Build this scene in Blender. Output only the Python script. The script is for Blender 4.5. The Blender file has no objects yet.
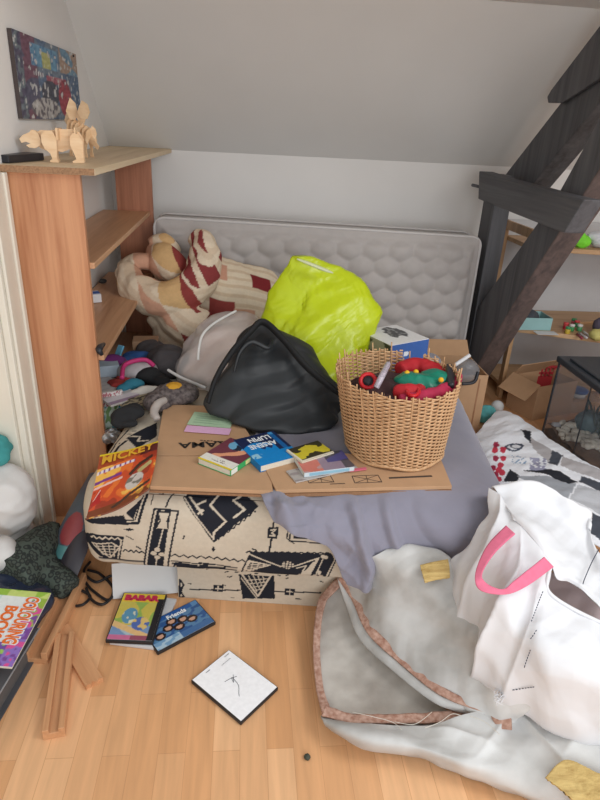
import bpy, bmesh, math, random
import numpy as np
from mathutils import Vector, Matrix, noise
random.seed(7)
SC = bpy.context.scene
COL = SC.collection
PI = math.pi
V = Vector
# ------------------------------------------------------------------ camera model (from the vanishing points)
F = 601.0
CAMZ = 1.40
dn = V((-72, 1320, 601)).normalized()
yy = V((245 - 300, 123 - 400, 601)); yy = (yy - dn * yy.dot(dn)).normalized()
upv = -dn
xx = yy.cross(upv).normalized()
WR = Matrix((xx, yy, upv))
CAM = V((0, 0, CAMZ))
def ray(px, py): return WR @ V((px - 300, py - 400, F))
def PZ(px, py, z):
    r = ray(px, py); return CAM + r * ((z - CAMZ) / r.z)
def PY(px, py, y):
    r = ray(px, py); return CAM + r * (y / r.y)
def PX(px, py, x):
    r = ray(px, py); return CAM + r * (x / r.x)
def proj(p):
    c = WR.transposed() @ (V(p) - CAM); return 300 + F * c.x / c.z, 400 + F * c.y / c.z
cam = bpy.data.cameras.new('camera'); camo = bpy.data.objects.new('camera', cam); COL.objects.link(camo)
cam.sensor_fit = 'VERTICAL'; cam.sensor_height = 36; cam.sensor_width = 27; cam.lens = 36 * F / 800
cam.clip_start = 0.02
ci = WR @ V((1, 0, 0)); cj = WR @ V((0, -1, 0)); ck = WR @ V((0, 0, -1))
camo.matrix_world = Matrix.Translation(CAM) @ Matrix((ci, cj, ck)).transposed().to_4x4()
SC.camera = camo
# ------------------------------------------------------------------ materials
def lin(c):
    def f(v):
        v /= 255.0
        return v / 12.92 if v <= 0.04045 else ((v + 0.055) / 1.055) ** 2.4
    return (f(c[0]), f(c[1]), f(c[2]), 1.0)
MATS = {}
def base_mat(name):
    m = bpy.data.materials.new(name); m.use_nodes = True
    nt = m.node_tree; b = nt.nodes['Principled BSDF']
    return m, nt, b
def N(nt, t, **k):
    n = nt.nodes.new(t)
    for a, v in k.items():
        if a in ('operation', 'blend_type', 'data_type', 'attribute_name', 'wave_type', 'bands_direction', 'feature', 'distance', 'noise_dimensions', 'offset', 'offset_frequency', 'wave_profile'):
            setattr(n, a, v)
        else:
            n.inputs[a.replace('_', ' ')].default_value = v
    return n
def add_bump(nt, b, scale, strength, dist=0.002, detail=4, vec=None):
    n = N(nt, 'ShaderNodeTexNoise', Scale=scale, Detail=detail)
    bp = N(nt, 'ShaderNodeBump', Strength=strength, Distance=dist)
    if vec is not None: nt.links.new(vec, n.inputs['Vector'])
    nt.links.new(n.outputs['Fac'], bp.inputs['Height']); nt.links.new(bp.outputs['Normal'], b.inputs['Normal'])
    return n
def objvec(nt, scale=(1, 1, 1), rot=(0, 0, 0)):
    t = nt.nodes.new('ShaderNodeTexCoord'); mp = nt.nodes.new('ShaderNodeMapping')
    mp.inputs['Scale'].default_value = scale; mp.inputs['Rotation'].default_value = rot
    nt.links.new(t.outputs['Object'], mp.inputs['Vector']); return mp.outputs['Vector']
def plain(name, c, rough=0.6, var=0.12, nscale=12, bump=0.0, bscale=60, bdist=0.002, spec=0.4, metal=0.0, c2=None, sheen=0.0):
    """flat colour broken up by noise, optional bump"""
    if name in MATS: return MATS[name]
    m, nt, b = base_mat(name)
    v = objvec(nt)
    n = N(nt, 'ShaderNodeTexNoise', Scale=nscale, Detail=5); nt.links.new(v, n.inputs['Vector'])
    r = nt.nodes.new('ShaderNodeValToRGB')
    a = lin(c); d = lin(c2) if c2 else tuple(x * (1 - var) for x in a[:3]) + (1,)
    r.color_ramp.elements[0].color = d; r.color_ramp.elements[1].color = a
    r.color_ramp.elements[0].position = 0.3; r.color_ramp.elements[1].position = 0.65
    nt.links.new(n.outputs['Fac'], r.inputs['Fac']); nt.links.new(r.outputs['Color'], b.inputs['Base Color'])
    b.inputs['Roughness'].default_value = rough; b.inputs['Metallic'].default_value = metal
    b.inputs['Specular IOR Level'].default_value = spec
    if sheen: b.inputs['Sheen Weight'].default_value = sheen
    if bump: add_bump(nt, b, bscale, bump, bdist, vec=v)
    MATS[name] = m; return m
def colmat(name, rough=0.6, bump=0.0, bscale=80, bdist=0.002, spec=0.4):
    """printed surface: colours come from the mesh's own print attribute, plus fine fibre noise"""
    if name in MATS: return MATS[name]
    m, nt, b = base_mat(name)
    a = N(nt, 'ShaderNodeAttribute', attribute_name='print')
    n = N(nt, 'ShaderNodeTexNoise', Scale=90, Detail=3)
    v = objvec(nt); nt.links.new(v, n.inputs['Vector'])
    mr = nt.nodes.new('ShaderNodeMapRange'); mr.inputs['To Min'].default_value = 0.88; mr.inputs['To Max'].default_value = 1.08
    nt.links.new(n.outputs['Fac'], mr.inputs['Value'])
    mx = N(nt, 'ShaderNodeVectorMath', operation='MULTIPLY')
    nt.links.new(a.outputs['Color'], mx.inputs[0]); nt.links.new(mr.outputs['Result'], mx.inputs[1])
    nt.links.new(mx.outputs['Vector'], b.inputs['Base Color'])
    b.inputs['Roughness'].default_value = rough; b.inputs['Specular IOR Level'].default_value = spec
    if bump: add_bump(nt, b, bscale, bump, bdist, vec=v)
    MATS[name] = m; return m
def woodmat(name, c1, c2, axis=2, scale=1.0, rough=0.5, knots=None, band=None, bump=0.05):
    """long grain along an object axis"""
    if name in MATS: return MATS[name]
    m, nt, b = base_mat(name)
    s = [14 * scale] * 3; s[axis] = 0.9 * scale
    v = objvec(nt, tuple(s))
    n = N(nt, 'ShaderNodeTexNoise', Scale=1.6, Detail=7, Roughness=0.6, Distortion=0.6); nt.links.new(v, n.inputs['Vector'])
    s2 = [90 * scale] * 3; s2[axis] = 3 * scale
    v2 = objvec(nt, tuple(s2))
    n2 = N(nt, 'ShaderNodeTexNoise', Scale=1.2, Detail=3); nt.links.new(v2, n2.inputs['Vector'])
    mixf = N(nt, 'ShaderNodeMath', operation='MULTIPLY_ADD'); nt.links.new(n2.outputs['Fac'], mixf.inputs[0]); mixf.inputs[1].default_value = 0.35
    nt.links.new(n.outputs['Fac'], mixf.inputs[2])
    r = nt.nodes.new('ShaderNodeValToRGB')
    r.color_ramp.elements[0].color = lin(c2); r.color_ramp.elements[1].color = lin(c1)
    r.color_ramp.elements[0].position = 0.42; r.color_ramp.elements[1].position = 0.82
    nt.links.new(mixf.outputs[0], r.inputs['Fac'])
    out = r.outputs['Color']
    if knots:
        s3 = [5.0] * 3; s3[axis] = 2.6
        v3 = objvec(nt, tuple(s3))
        vo = N(nt, 'ShaderNodeTexVoronoi', Scale=knots); nt.links.new(v3, vo.inputs['Vector'])
        rr = nt.nodes.new('ShaderNodeValToRGB')
        rr.color_ramp.elements[0].color = (0.25, 0.12, 0.06, 1); rr.color_ramp.elements[1].color = (1, 1, 1, 1)
        rr.color_ramp.elements[0].position = 0.03; rr.color_ramp.elements[1].position = 0.1
        nt.links.new(vo.outputs['Distance'], rr.inputs['Fac'])
        mx = N(nt, 'ShaderNodeVectorMath', operation='MULTIPLY')
        nt.links.new(out, mx.inputs[0]); nt.links.new(rr.outputs['Color'], mx.inputs[1]); out = mx.outputs['Vector']
    nt.links.new(out, b.inputs['Base Color'])
    b.inputs['Roughness'].default_value = rough
    if bump:
        bp = N(nt, 'ShaderNodeBump', Strength=bump, Distance=0.003)
        nt.links.new(mixf.outputs[0], bp.inputs['Height']); nt.links.new(bp.outputs['Normal'], b.inputs['Normal'])
    MATS[name] = m; return m
def clearmat(name, c, alpha=0.35, rough=0.15):
    """thin clear plastic film: see-through mixed with a glossy skin"""
    if name in MATS: return MATS[name]
    m, nt, b = base_mat(name)
    b.inputs['Base Color'].default_value = lin(c); b.inputs['Roughness'].default_value = rough
    n = N(nt, 'ShaderNodeTexNoise', Scale=9, Detail=4); v = objvec(nt); nt.links.new(v, n.inputs['Vector'])
    mr = nt.nodes.new('ShaderNodeMapRange'); mr.inputs['To Min'].default_value = alpha * 0.7; mr.inputs['To Max'].default_value = min(1, alpha * 1.3)
    nt.links.new(n.outputs['Fac'], mr.inputs['Value']); nt.links.new(mr.outputs['Result'], b.inputs['Alpha'])
    MATS[name] = m; return m
# ------------------------------------------------------------------ objects
WL = {}
def T(name, label, cat, loc, group=None):
    o = bpy.data.objects.new(name, None); COL.objects.link(o); o.location = loc; o.empty_display_size = 0.05
    WL[o] = V(loc); tag(o, label, cat, group); return o
def tag(o, label, cat, group=None, kind=None):
    o['label'] = label; o['category'] = cat
    if group: o['group'] = group
    if kind: o['kind'] = kind
    return o
def M(name, vf, mat, parent=None, smooth=False, cols=None, label=None):
    vs, fs = vf[0], vf[1]
    vs = [V(v) for v in vs]
    if parent is None:
        mn = [min(v[i] for v in vs) for i in range(3)]; mxx = [max(v[i] for v in vs) for i in range(3)]
        loc = V(((mn[0] + mxx[0]) / 2, (mn[1] + mxx[1]) / 2, mn[2]))
    else: loc = WL[parent]
    me = bpy.data.meshes.new(name); me.from_pydata([v - loc for v in vs], [], fs); me.validate(); me.update()
    if cols is not None:
        at = me.color_attributes.new('print', 'FLOAT_COLOR', 'POINT')
        at.data.foreach_set('color', np.asarray(cols, dtype=np.float32).ravel())
    if smooth: me.polygons.foreach_set('use_smooth', [True] * len(me.polygons))
    me.materials.append(mat)
    o = bpy.data.objects.new(name, me); COL.objects.link(o)
    if parent is None: o.location = loc
    else: o.parent = parent
    WL[o] = loc
    if label: o['label'] = label
    return o
def struct(o): o['kind'] = 'structure'; return o
def dup(root, loc, rz=0.0, label=None, scale=None):
    r = root.copy(); COL.objects.link(r); r.location = loc; r.rotation_euler = (0, 0, rz)
    if scale: r.scale = (scale,) * 3
    if label: r['label'] = label
    for ch in list(root.children):
        c = ch.copy(); COL.objects.link(c); c.parent = r
        for g in list(ch.children):
            d = g.copy(); COL.objects.link(d); d.parent = c
    return r
# ------------------------------------------------------------------ shapes: all return (verts, faces)
def join(*parts):
    vs, fs = [], []
    for p in parts:
        o = len(vs); vs += [V(v) for v in p[0]]; fs += [tuple(i + o for i in f) for f in p[1]]
    return vs, fs
def box(x0, x1, y0, y1, z0, z1, bev=0.0, segs=2):
    return obox(V(((x0 + x1) / 2, (y0 + y1) / 2, (z0 + z1) / 2)), V((1, 0, 0)), V((0, 1, 0)), V((0, 0, 1)), x1 - x0, y1 - y0, z1 - z0, bev, segs)
def bm_out(bm):
    bm.verts.index_update()
    r = ([v.co.copy() for v in bm.verts], [tuple(v.index for v in f.verts) for f in bm.faces]); bm.free(); return r
def obox(c, ex, ey, ez, a, b, h, bev=0.0, segs=2):
    bm = bmesh.new(); bmesh.ops.create_cube(bm, size=1)
    for v in bm.verts: v.co = V((v.co.x * a, v.co.y * b, v.co.z * h))
    if bev: bmesh.ops.bevel(bm, geom=list(bm.edges), offset=bev, segments=segs, affect='EDGES', profile=0.5)
    for v in bm.verts: v.co = c + ex * v.co.x + ey * v.co.y + ez * v.co.z
    return bm_out(bm)
def bar(p, q, w, h, up=V((0, 0, 1)), bev=0.0):
    """rectangular bar from p to q"""
    p, q = V(p), V(q); d = (q - p); L = d.length; d.normalize()
    s = d.cross(up).normalized(); u = s.cross(d).normalized()
    return obox((p + q) / 2, d, s, u, L, w, h, bev)
def prism(poly, o, ex, ey, ez, d0, d1, bev=0.0):
    """2-D outline (list of (a,b)) on frame ex,ey extruded along ez"""
    bm = bmesh.new()
    vs = [bm.verts.new(o + ex * a + ey * b + ez * d0) for a, b in poly]
    f = bm.faces.new(vs); r = bmesh.ops.extrude_face_region(bm, geom=[f])
    for e in r['geom']:
        if isinstance(e, bmesh.types.BMVert): e.co += ez * (d1 - d0)
    bmesh.ops.recalc_face_normals(bm, faces=bm.faces)
    if bev: bmesh.ops.bevel(bm, geom=list(bm.edges), offset=bev, segments=2, affect='EDGES', profile=0.5)
    return bm_out(bm)
def crom(pts, n, closed=False):
    pts = [V(p) for p in pts]; m = len(pts); out = []
    if m == 2:
        return [pts[0].lerp(pts[1], i / (n - 1)) for i in range(n)]
    segs = m if closed else m - 1
    cnt = n if closed else n - 1
    for i in range(n):
        t = i / cnt * segs; k = min(int(t), segs - 1); t -= k
        g = (lambda j: pts[j % m]) if closed else (lambda j: pts[min(max(j, 0), m - 1)])
        p0, p1, p2, p3 = g(k - 1), g(k), g(k + 1), g(k + 2)
        out.append(0.5 * ((2 * p1) + (p2 - p0) * t + (2 * p0 - 5 * p1 + 4 * p2 - p3) * t * t + (3 * p1 - p0 - 3 * p2 + p3) * t ** 3))
    return out
def tube(path, r, sides=8, n=None, closed=False, flat=1.0, caps=True):
    """round tube along a smooth path; r a number or list of radii"""
    n = n or max(2, len(path) * 6)
    P = crom(path, n, closed)
    if isinstance(r, (list, tuple)):
        rr = [c[0] for c in crom([V((x, 0, 0)) for x in r], n, closed)]
    else: rr = [r] * n
    vs, fs = [], []; up = None
    for i in range(n):
        a = P[i - 1] if (i > 0 or closed) else P[i]; b = P[(i + 1) % n] if (i < n - 1 or closed) else P[i]
        d = (b - a).normalized()
        if up is None:
            up = V((0, 0, 1)) if abs(d.z) < 0.9 else V((1, 0, 0))
        s = d.cross(up).normalized(); up = s.cross(d).normalized()
        for k in range(sides):
            t = 2 * PI * k / sides
            vs.append(P[i] + (s * math.cos(t) + up * math.sin(t) * flat) * rr[i])
    m = n if closed else n - 1
    for i in range(m):
        for k in range(sides):
            j = (i + 1) % n
            fs.append((i * sides + k, i * sides + (k + 1) % sides, j * sides + (k + 1) % sides, j * sides + k))
    if caps and not closed:
        fs.append(tuple(range(sides))[::-1]); fs.append(tuple((n - 1) * sides + k for k in range(sides)))
    return vs, fs
def ellip(c, ex, ey, ez, n=16, m=12):
    vs, fs = [], []
    for i in range(m + 1):
        th = PI * i / m
        for k in range(n):
            ph = 2 * PI * k / n
            vs.append(V(c) + ex * math.sin(th) * math.cos(ph) + ey * math.sin(th) * math.sin(ph) + ez * math.cos(th))
    for i in range(m):
        for k in range(n):
            fs.append((i * n + k, (i + 1) * n + k, (i + 1) * n + (k + 1) % n, i * n + (k + 1) % n))
    return vs, fs
def ball(c, r, n=16, m=12, sq=(1, 1, 1)):
    return ellip(c, V((r * sq[0], 0, 0)), V((0, r * sq[1], 0)), V((0, 0, r * sq[2])), n, m)
def lathe(c, prof, n=40, ax=V((0, 0, 1)), caps=True):
    c = V(c); ax = ax.normalized(); s = ax.orthogonal().normalized(); t = ax.cross(s)
    vs, fs = [], []
    for r, z in prof:
        for k in range(n):
            a = 2 * PI * k / n; vs.append(c + ax * z + (s * math.cos(a) + t * math.sin(a)) * r)
    for i in range(len(prof) - 1):
        for k in range(n): fs.append((i * n + k, i * n + (k + 1) % n, (i + 1) * n + (k + 1) % n, (i + 1) * n + k))
    if caps:
        fs.append(tuple(range(n))[::-1]); fs.append(tuple((len(prof) - 1) * n + k for k in range(n)))
    return vs, fs
def fbm(p, oct=3):
    s, a, f = 0, 1, 1
    for _ in range(oct): s += a * noise.noise(p * f); a *= 0.5; f *= 2.03
    return s
def ridge(p, oct=3):
    s, a, f = 0, 1, 1
    for _ in range(oct): s += a * (1 - 2 * abs(noise.noise(p * f))); a *= 0.5; f *= 2.1
    return s
_cr = [(V((math.sin(k * 2.4) , math.cos(k * 2.4 + 0.7 * k), math.sin(k * 1.3 + 1) * 0.9)).normalized(), k * 1.7) for k in range(9)]
def cr(p, f, n=5, warp=0.35, k0=0):
    """sharp crumple creases: triangle waves along several directions, each fading in and out"""
    s = 0
    for k in range(k0, k0 + n):
        d, ph = _cr[k % 9]
        w_ = noise.noise(p * f * 0.45 + V((ph, ph * 2, 0)))
        t = p.dot(d) * f * (1 + 0.13 * k) + ph + warp * 2 * noise.noise(p * f * 0.3 + V((0, ph, 3)))
        t = abs((t % 1.0) - 0.5) * 2
        s += (t - 0.5) * max(0.0, 0.35 + w_)
    return s / n * 4
def gridpts(ctrl, nu, nv):
    rows = [crom(r, nu) for r in ctrl]
    cols_ = [crom([rows[i][j] for i in range(len(rows))], nv) for j in range(nu)]
    return [[cols_[j][i] for j in range(nu)] for i in range(nv)]
def gnormals(g):
    nv, nu = len(g), len(g[0]); out = []
    for i in range(nv):
        r = []
        for j in range(nu):
            a = g[i][min(j + 1, nu - 1)] - g[i][max(j - 1, 0)]; b = g[min(i + 1, nv - 1)][j] - g[max(i - 1, 0)][j]
            n = a.cross(b); r.append(n.normalized() if n.length > 1e-12 else V((0, 0, 1)))
        out.append(r)
    return out
def sheet(ctrl, nu, nv, thick=0.004, dis=None, colf=None, zmin=None):
    """closed thin cloth from a grid of control points. dis(u,v,p)->offset along normal"""
    g = gridpts(ctrl, nu, nv)
    if sum((n_.z - 0.6 * n_.y for r_ in gnormals(g) for n_ in r_)) < 0: g = [r_[::-1] for r_ in g]; flip = True
    else: flip = False
    nn = gnormals(g)
    if dis and flip:
        d0 = dis; dis = lambda u, v, p: d0(1 - u, v, p)
    if colf and flip:
        c0 = colf; colf = lambda u, v: c0(1 - u, v)
    if dis:
        g = [[g[i][j] + nn[i][j] * dis(j / (nu - 1), i / (nv - 1), g[i][j]) for j in range(nu)] for i in range(nv)]
        nn = gnormals(g)
    if zmin is not None:
        for r in g:
            for p in r: p.z = max(p.z, zmin + thick)
    vs = [p for r in g for p in r]; o = len(vs)
    low = [g[i][j] - nn[i][j] * thick for i in range(nv) for j in range(nu)]
    if zmin is not None:
        for p in low: p.z = max(p.z, zmin)
    vs = vs + low; fs = []
    for i in range(nv - 1):
        for j in range(nu - 1):
            a, b, c, d = i * nu + j, i * nu + j + 1, (i + 1) * nu + j + 1, (i + 1) * nu + j
            fs.append((a, b, c, d)); fs.append((o + d, o + c, o + b, o + a))
    edge = [j for j in range(nu)] + [i * nu + nu - 1 for i in range(1, nv)] + [(nv - 1) * nu + j for j in range(nu - 2, -1, -1)] + [i * nu for i in range(nv - 2, 0, -1)]
    for k in range(len(edge)):
        a, b = edge[k], edge[(k + 1) % len(edge)]; fs.append((b, a, o + a, o + b))
    if colf:
        cc = [lin(colf(j / (nu - 1), i / (nv - 1))) for i in range(nv) for j in range(nu)]
        return (vs, fs), cc + cc
    return vs, fs
def loft(rings, n, dis=None, cap=True):
    """closed body through rings of n points"""
    vs, fs = [], []
    for r in rings: vs += r
    for i in range(len(rings) - 1):
        for k in range(n): fs.append((i * n + k, i * n + (k + 1) % n, (i + 1) * n + (k + 1) % n, (i + 1) * n + k))
    if cap:
        fs.append(tuple(range(n))[::-1]); fs.append(tuple((len(rings) - 1) * n + k for k in range(n)))
    return vs, fs
def loft_px(rows, nr, n, dis=None):
    """rows of (left px, right px, py, depth Y, half thickness): a bag-like body standing at its depth"""
    cen, L, Rr, th = [], [], [], []
    for l, r, py, Y, t in rows:
        a, b = PY(l, py, Y), PY(r, py, Y); L.append(a); Rr.append(b); th.append(V((t, 0, 0)))
    L, Rr, th = crom(L, nr), crom(Rr, nr), crom(th, nr)
    rings = []
    for i in range(nr):
        c = (L[i] + Rr[i]) / 2; e = (Rr[i] - L[i]) / 2
        ring = []
        for k in range(n):
            a = 2 * PI * k / n
            ca, sa = math.cos(a), math.sin(a)
            ca = math.copysign(abs(ca) ** 0.8, ca); sa = math.copysign(abs(sa) ** 0.8, sa)
            ring.append(c + e * ca + V((0, -1, 0)) * sa * th[i].x)
        rings.append(ring)
    if dis:
        cent = [sum(r, V()) / n for r in rings]
        rings = [[p + ((p - cent[i]).normalized()) * dis(p) for p in r] for i, r in enumerate(rings)]
    return loft(rings, n)
def blobmesh(parts, voxel=0.008, smooth=6, dis=None):
    """union of simple bodies, voxel-remeshed into one soft continuous surface"""
    vs, fs = join(*parts)
    me = bpy.data.meshes.new('soft'); me.from_pydata(vs, [], fs); me.update()
    ob = bpy.data.objects.new('soft', me); COL.objects.link(ob)
    md = ob.modifiers.new('r', 'REMESH'); md.mode = 'VOXEL'; md.voxel_size = voxel
    sm = ob.modifiers.new('s', 'SMOOTH'); sm.iterations = smooth; sm.factor = 0.5
    dg = bpy.context.evaluated_depsgraph_get(); dg.update()
    m2 = bpy.data.meshes.new_from_object(ob.evaluated_get(dg))
    out = [v.co.copy() for v in m2.vertices]; nor = [v.normal.copy() for v in m2.vertices]
    pf = [tuple(p.vertices) for p in m2.polygons]
    bpy.data.objects.remove(ob); bpy.data.meshes.remove(me); bpy.data.meshes.remove(m2)
    if dis: out = [p + n * dis(p, n) for p, n in zip(out, nor)]
    return out, pf
def panel(o, ex, ey, ez, w, h, t, fn, nu, nv, side=(230, 228, 220), bend=None):
    """slab with a printed top: fn(u,v)->(r,g,b) 0-255; o = lower corner of the underside"""
    vs, fs, cs = [], [], []
    for i in range(nv + 1):
        for j in range(nu + 1):
            u, v = j / nu, i / nv
            b = bend(u, v) if bend else 0
            vs.append(o + ex * (w * u) + ey * (h * v) + ez * (t + b)); cs.append(lin(fn(u, v)))
    W = nu + 1; k0 = len(vs)
    for i in range(nv):
        for j in range(nu): fs.append((i * W + j, i * W + j + 1, (i + 1) * W + j + 1, (i + 1) * W + j))
    edge = [j for j in range(W)] + [i * W + nu for i in range(1, nv + 1)] + [nv * W + j for j in range(nu - 1, -1, -1)] + [i * W for i in range(nv - 1, 0, -1)]
    sc = lin(side)
    for e in edge: vs.append(vs[e].copy()); cs.append(sc)
    k1 = len(vs)
    for e in edge:
        vs.append(vs[e] - ez * t); cs.append(sc)
    m = len(edge)
    for k in range(m):
        fs.append((k0 + (k + 1) % m, k0 + k, k1 + k, k1 + (k + 1) % m))
    fs.append(tuple(k1 + k for k in range(m))[::-1])
    return (vs, fs), cs
def inpoly(x, y, poly):
    c = False; n = len(poly); j = n - 1
    for i in range(n):
        xi, yi = poly[i]; xj, yj = poly[j]
        if (yi > y) != (yj > y) and x < (xj - xi) * (y - yi) / (yj - yi) + xi: c = not c
        j = i
    return c
def nearseg(x, y, line):
    best = 9
    for (a, b), (c, d) in zip(line[:-1], line[1:]):
        dx, dy = c - a, d - b; L = dx * dx + dy * dy
        t = 0 if L == 0 else max(0, min(1, ((x - a) * dx + (y - b) * dy) / L))
        best = min(best, math.hypot(x - a - t * dx, y - b - t * dy))
    return best
def text(name, s, size, o, ex, ey, ez, mat, parent, ext=0.0004, bold=0.0, align='LEFT', sx=1.0, wave=None):
    cu = bpy.data.curves.new(name, 'FONT'); cu.body = s; cu.size = size; cu.extrude = ext; cu.offset = bold; cu.align_x = align; cu.resolution_u = 3
    ob = bpy.data.objects.new(name, cu); COL.objects.link(ob)
    dg = bpy.context.evaluated_depsgraph_get(); dg.update()
    m2 = bpy.data.meshes.new_from_object(ob.evaluated_get(dg))
    vs = []
    for v in m2.vertices:
        a, b = v.co.x * sx, v.co.y
        w = wave(a, b) if wave else 0
        vs.append(o + ex * a + ey * b + ez * (v.co.z + ext + w))
    fs = [tuple(p.vertices) for p in m2.polygons]
    bpy.data.objects.remove(ob); bpy.data.curves.remove(cu); bpy.data.meshes.remove(m2)
    return M(name, (vs, fs), mat, parent)
def frame3(a, b, d, z):
    """frame on the plane z from three photo points: origin a, ex towards b, ey towards d"""
    A, B, D = PZ(*a, z), PZ(*b, z), PZ(*d, z)
    ex = (B - A); w = ex.length; ex.normalize(); ez = V((0, 0, 1)); ey = ez.cross(ex); h = (D - A).dot(ey)
    if h < 0: ey = -ey; h = -h
    return A, ex, ey, w, h
WORLD = 0.75; SKYL = 24.0; FILL = 45.0
# ------------------------------------------------------------------ light
SC.view_settings.view_transform = 'Standard'; SC.view_settings.look = 'None'; SC.view_settings.gamma = 1.0
SC.view_settings.use_curve_mapping = False; SC.view_settings.exposure = 0.0
w = bpy.data.worlds.new('sky'); SC.world = w; w.use_nodes = True
bg = w.node_tree.nodes['Background']; bg.inputs['Color'].default_value = (0.93, 0.97, 1.0, 1); bg.inputs['Strength'].default_value = WORLD
def area(name, loc, target, sx, sy, power, c):
    l = bpy.data.lights.new(name, 'AREA'); l.shape = 'RECTANGLE'; l.size = sx; l.size_y = sy; l.energy = power; l.color = c
    o = bpy.data.objects.new(name, l); COL.objects.link(o); o.location = loc
    o.rotation_euler = (V(target) - V(loc)).to_track_quat('-Z', 'Y').to_euler(); return o
area('skylight_daylight', (1.75, 0.35, 2.25), (0.75, 1.5, 0.2), 0.9, 0.9, SKYL, (1.0, 0.985, 0.96))
area('rear_fill', (0.7, -1.7, 1.35), (0.2, 3.0, 1.35), 2.4, 1.3, FILL, (0.97, 0.985, 1.0))  # fill light added behind the camera to brighten ceiling and back wall
# ------------------------------------------------------------------ setting
m, nt, b = base_mat('laminate floor')
v = objvec(nt, (1, 1, 1), (0, 0, PI / 2))
br = nt.nodes.new('ShaderNodeTexBrick'); nt.links.new(v, br.inputs['Vector'])
br.offset = 0.37; br.offset_frequency = 2; br.squash = 1
br.inputs['Color1'].default_value = lin((232, 182, 136)); br.inputs['Color2'].default_value = lin((212, 156, 108)); br.inputs['Mortar'].default_value = lin((200, 146, 102))
br.inputs['Scale'].default_value = 1.0; br.inputs['Mortar Size'].default_value = 0.0007; br.inputs['Mortar Smooth'].default_value = 0.3
br.inputs['Brick Width'].default_value = 0.46; br.inputs['Row Height'].default_value = 0.066; br.inputs['Bias'].default_value = -0.1
v2 = objvec(nt, (30, 2.2, 1))
n = N(nt, 'ShaderNodeTexNoise', Scale=1.5, Detail=6, Distortion=0.4); nt.links.new(v2, n.inputs['Vector'])
mr = nt.nodes.new('ShaderNodeMapRange'); mr.inputs['From Min'].default_value = 0.3; mr.inputs['From Max'].default_value = 0.7; mr.inputs['To Min'].default_value = 0.88; mr.inputs['To Max'].default_value = 1.08
nt.links.new(n.outputs['Fac'], mr.inputs['Value'])
mx = N(nt, 'ShaderNodeVectorMath', operation='MULTIPLY'); nt.links.new(br.outputs['Color'], mx.inputs[0]); nt.links.new(mr.outputs['Result'], mx.inputs[1])
nt.links.new(mx.outputs['Vector'], b.inputs['Base Color']); b.inputs['Roughness'].default_value = 0.42; b.inputs['Specular IOR Level'].default_value = 0.35
floor_mat = m
struct(M('floor', box(-2.2, 3.0, -0.8, 3.7, -0.06, 0.0), floor_mat))
wallm = plain('wall paint', (232, 229, 226), 0.85, 0.04, 3, 0.06, 180, 0.001, 0.2)
ceilm = plain('ceiling paint', (226, 224, 221), 0.85, 0.05, 2, 0.08, 160, 0.001, 0.2)
WY = 3.55
struct(M('wall_back', box(-2.2, 3.0, WY, WY + 0.1, 0, 1.40), wallm))
struct(M('wall_left', prism([(1.975, 0), (3.60, 0), (3.60, 1.3), (2.70, 2.10), (1.975, 2.8)], V((0, 0, 0)), V((0, 1, 0)), V((0, 0, 1)), V((1, 0, 0)), -0.82, -0.72), wallm))
struct(M('wall_niche', box(-1.75, -1.65, 0.0, 3.6, 0, 2.6), plain('niche paint', (226, 214, 190), 0.9, 0.05, 3)))
struct(M('wall_niche_back', box(-1.65, -0.82, 2.3, 2.4, 0, 2.6), plain('niche paint', (226, 214, 190))))
SL = 0.88
cs = [(WY + 0.14, 1.25 - 0.14 * SL), (2.81, 1.25 + (WY - 2.81) * SL), (2.81, 1.25 + (WY - 2.81) * SL + 0.2), (WY + 0.14, 1.40)]
struct(M('ceiling_slope', prism(cs, V((0, 0, 0)), V((0, 1, 0)), V((0, 0, 1)), V((1, 0, 0)), -0.80, 3.0), ceilm))
zc = 1.25 + (WY - 2.81) * SL
struct(M('ceiling', box(-2.2, 3.0, 1.75, 2.82, zc, zc + 0.12), wallm))
trimm = plain('cream gloss paint', (228, 222, 208), 0.45, 0.06, 8, 0.05, 40)
struct(M('trim_1', join(box(-0.722, -0.700, 1.80, 1.955, 0, 1.235, 0.004), box(-0.700, -0.690, 1.815, 1.85, 0, 1.235, 0.003), box(-0.705, -0.694, 1.925, 1.95, 0, 1.235, 0.003)), trimm))
struct(M('trim_2', box(-0.84, -0.722, 1.785, 1.955, 0, 1.235, 0.003), trimm))
struct(M('wall_right', box(2.9, 3.0, 1.4, 3.6, 0, 2.0), wallm))
# ------------------------------------------------------------------ bookcase on the left wall
pineS = woodmat('pine side', (206, 150, 110), (172, 112, 76), 2, 1.0, 0.45, knots=1.0)
pineH = woodmat('pine shelf', (208, 162, 124), (178, 128, 92), 1, 1.0, 0.42)
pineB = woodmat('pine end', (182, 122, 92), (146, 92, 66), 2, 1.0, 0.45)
chip = woodmat('raw board top', (222, 200, 168), (198, 172, 136), 1, 0.8, 0.6)
bc = T('bookcase', 'tall orange pine bookcase standing along the left wall below the sloped ceiling', 'bookcase', (-0.60, 2.6, 0))
M('side_panel', box(-0.712, -0.492, 1.968, 1.990, 0, 1.236, 0.002), pineS, bc)
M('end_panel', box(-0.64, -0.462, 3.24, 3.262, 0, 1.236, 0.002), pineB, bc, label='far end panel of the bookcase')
M('top_board', prism([(-0.83, 1.945), (-0.442, 1.945), (-0.392, 3.545), (-0.718, 3.545), (-0.718, 1.97), (-0.83, 1.97)], V((0, 0, 0)), V((1, 0, 0)), V((0, 1, 0)), V((0, 0, 1)), 1.236, 1.256, 0.0015), chip, bc, label='pale raw top board')
M('edge_band', box(-0.83, -0.443, 1.9425, 1.945, 1.237, 1.2555), plain('chipboard edge', (168, 130, 98), 0.85, 0.4, 160), bc, label='raw brown chipboard edge')
M('shelf', box(-0.71, -0.478, 1.99, 3.24, 0.948, 0.968, 0.002), pineH, bc)
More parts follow.
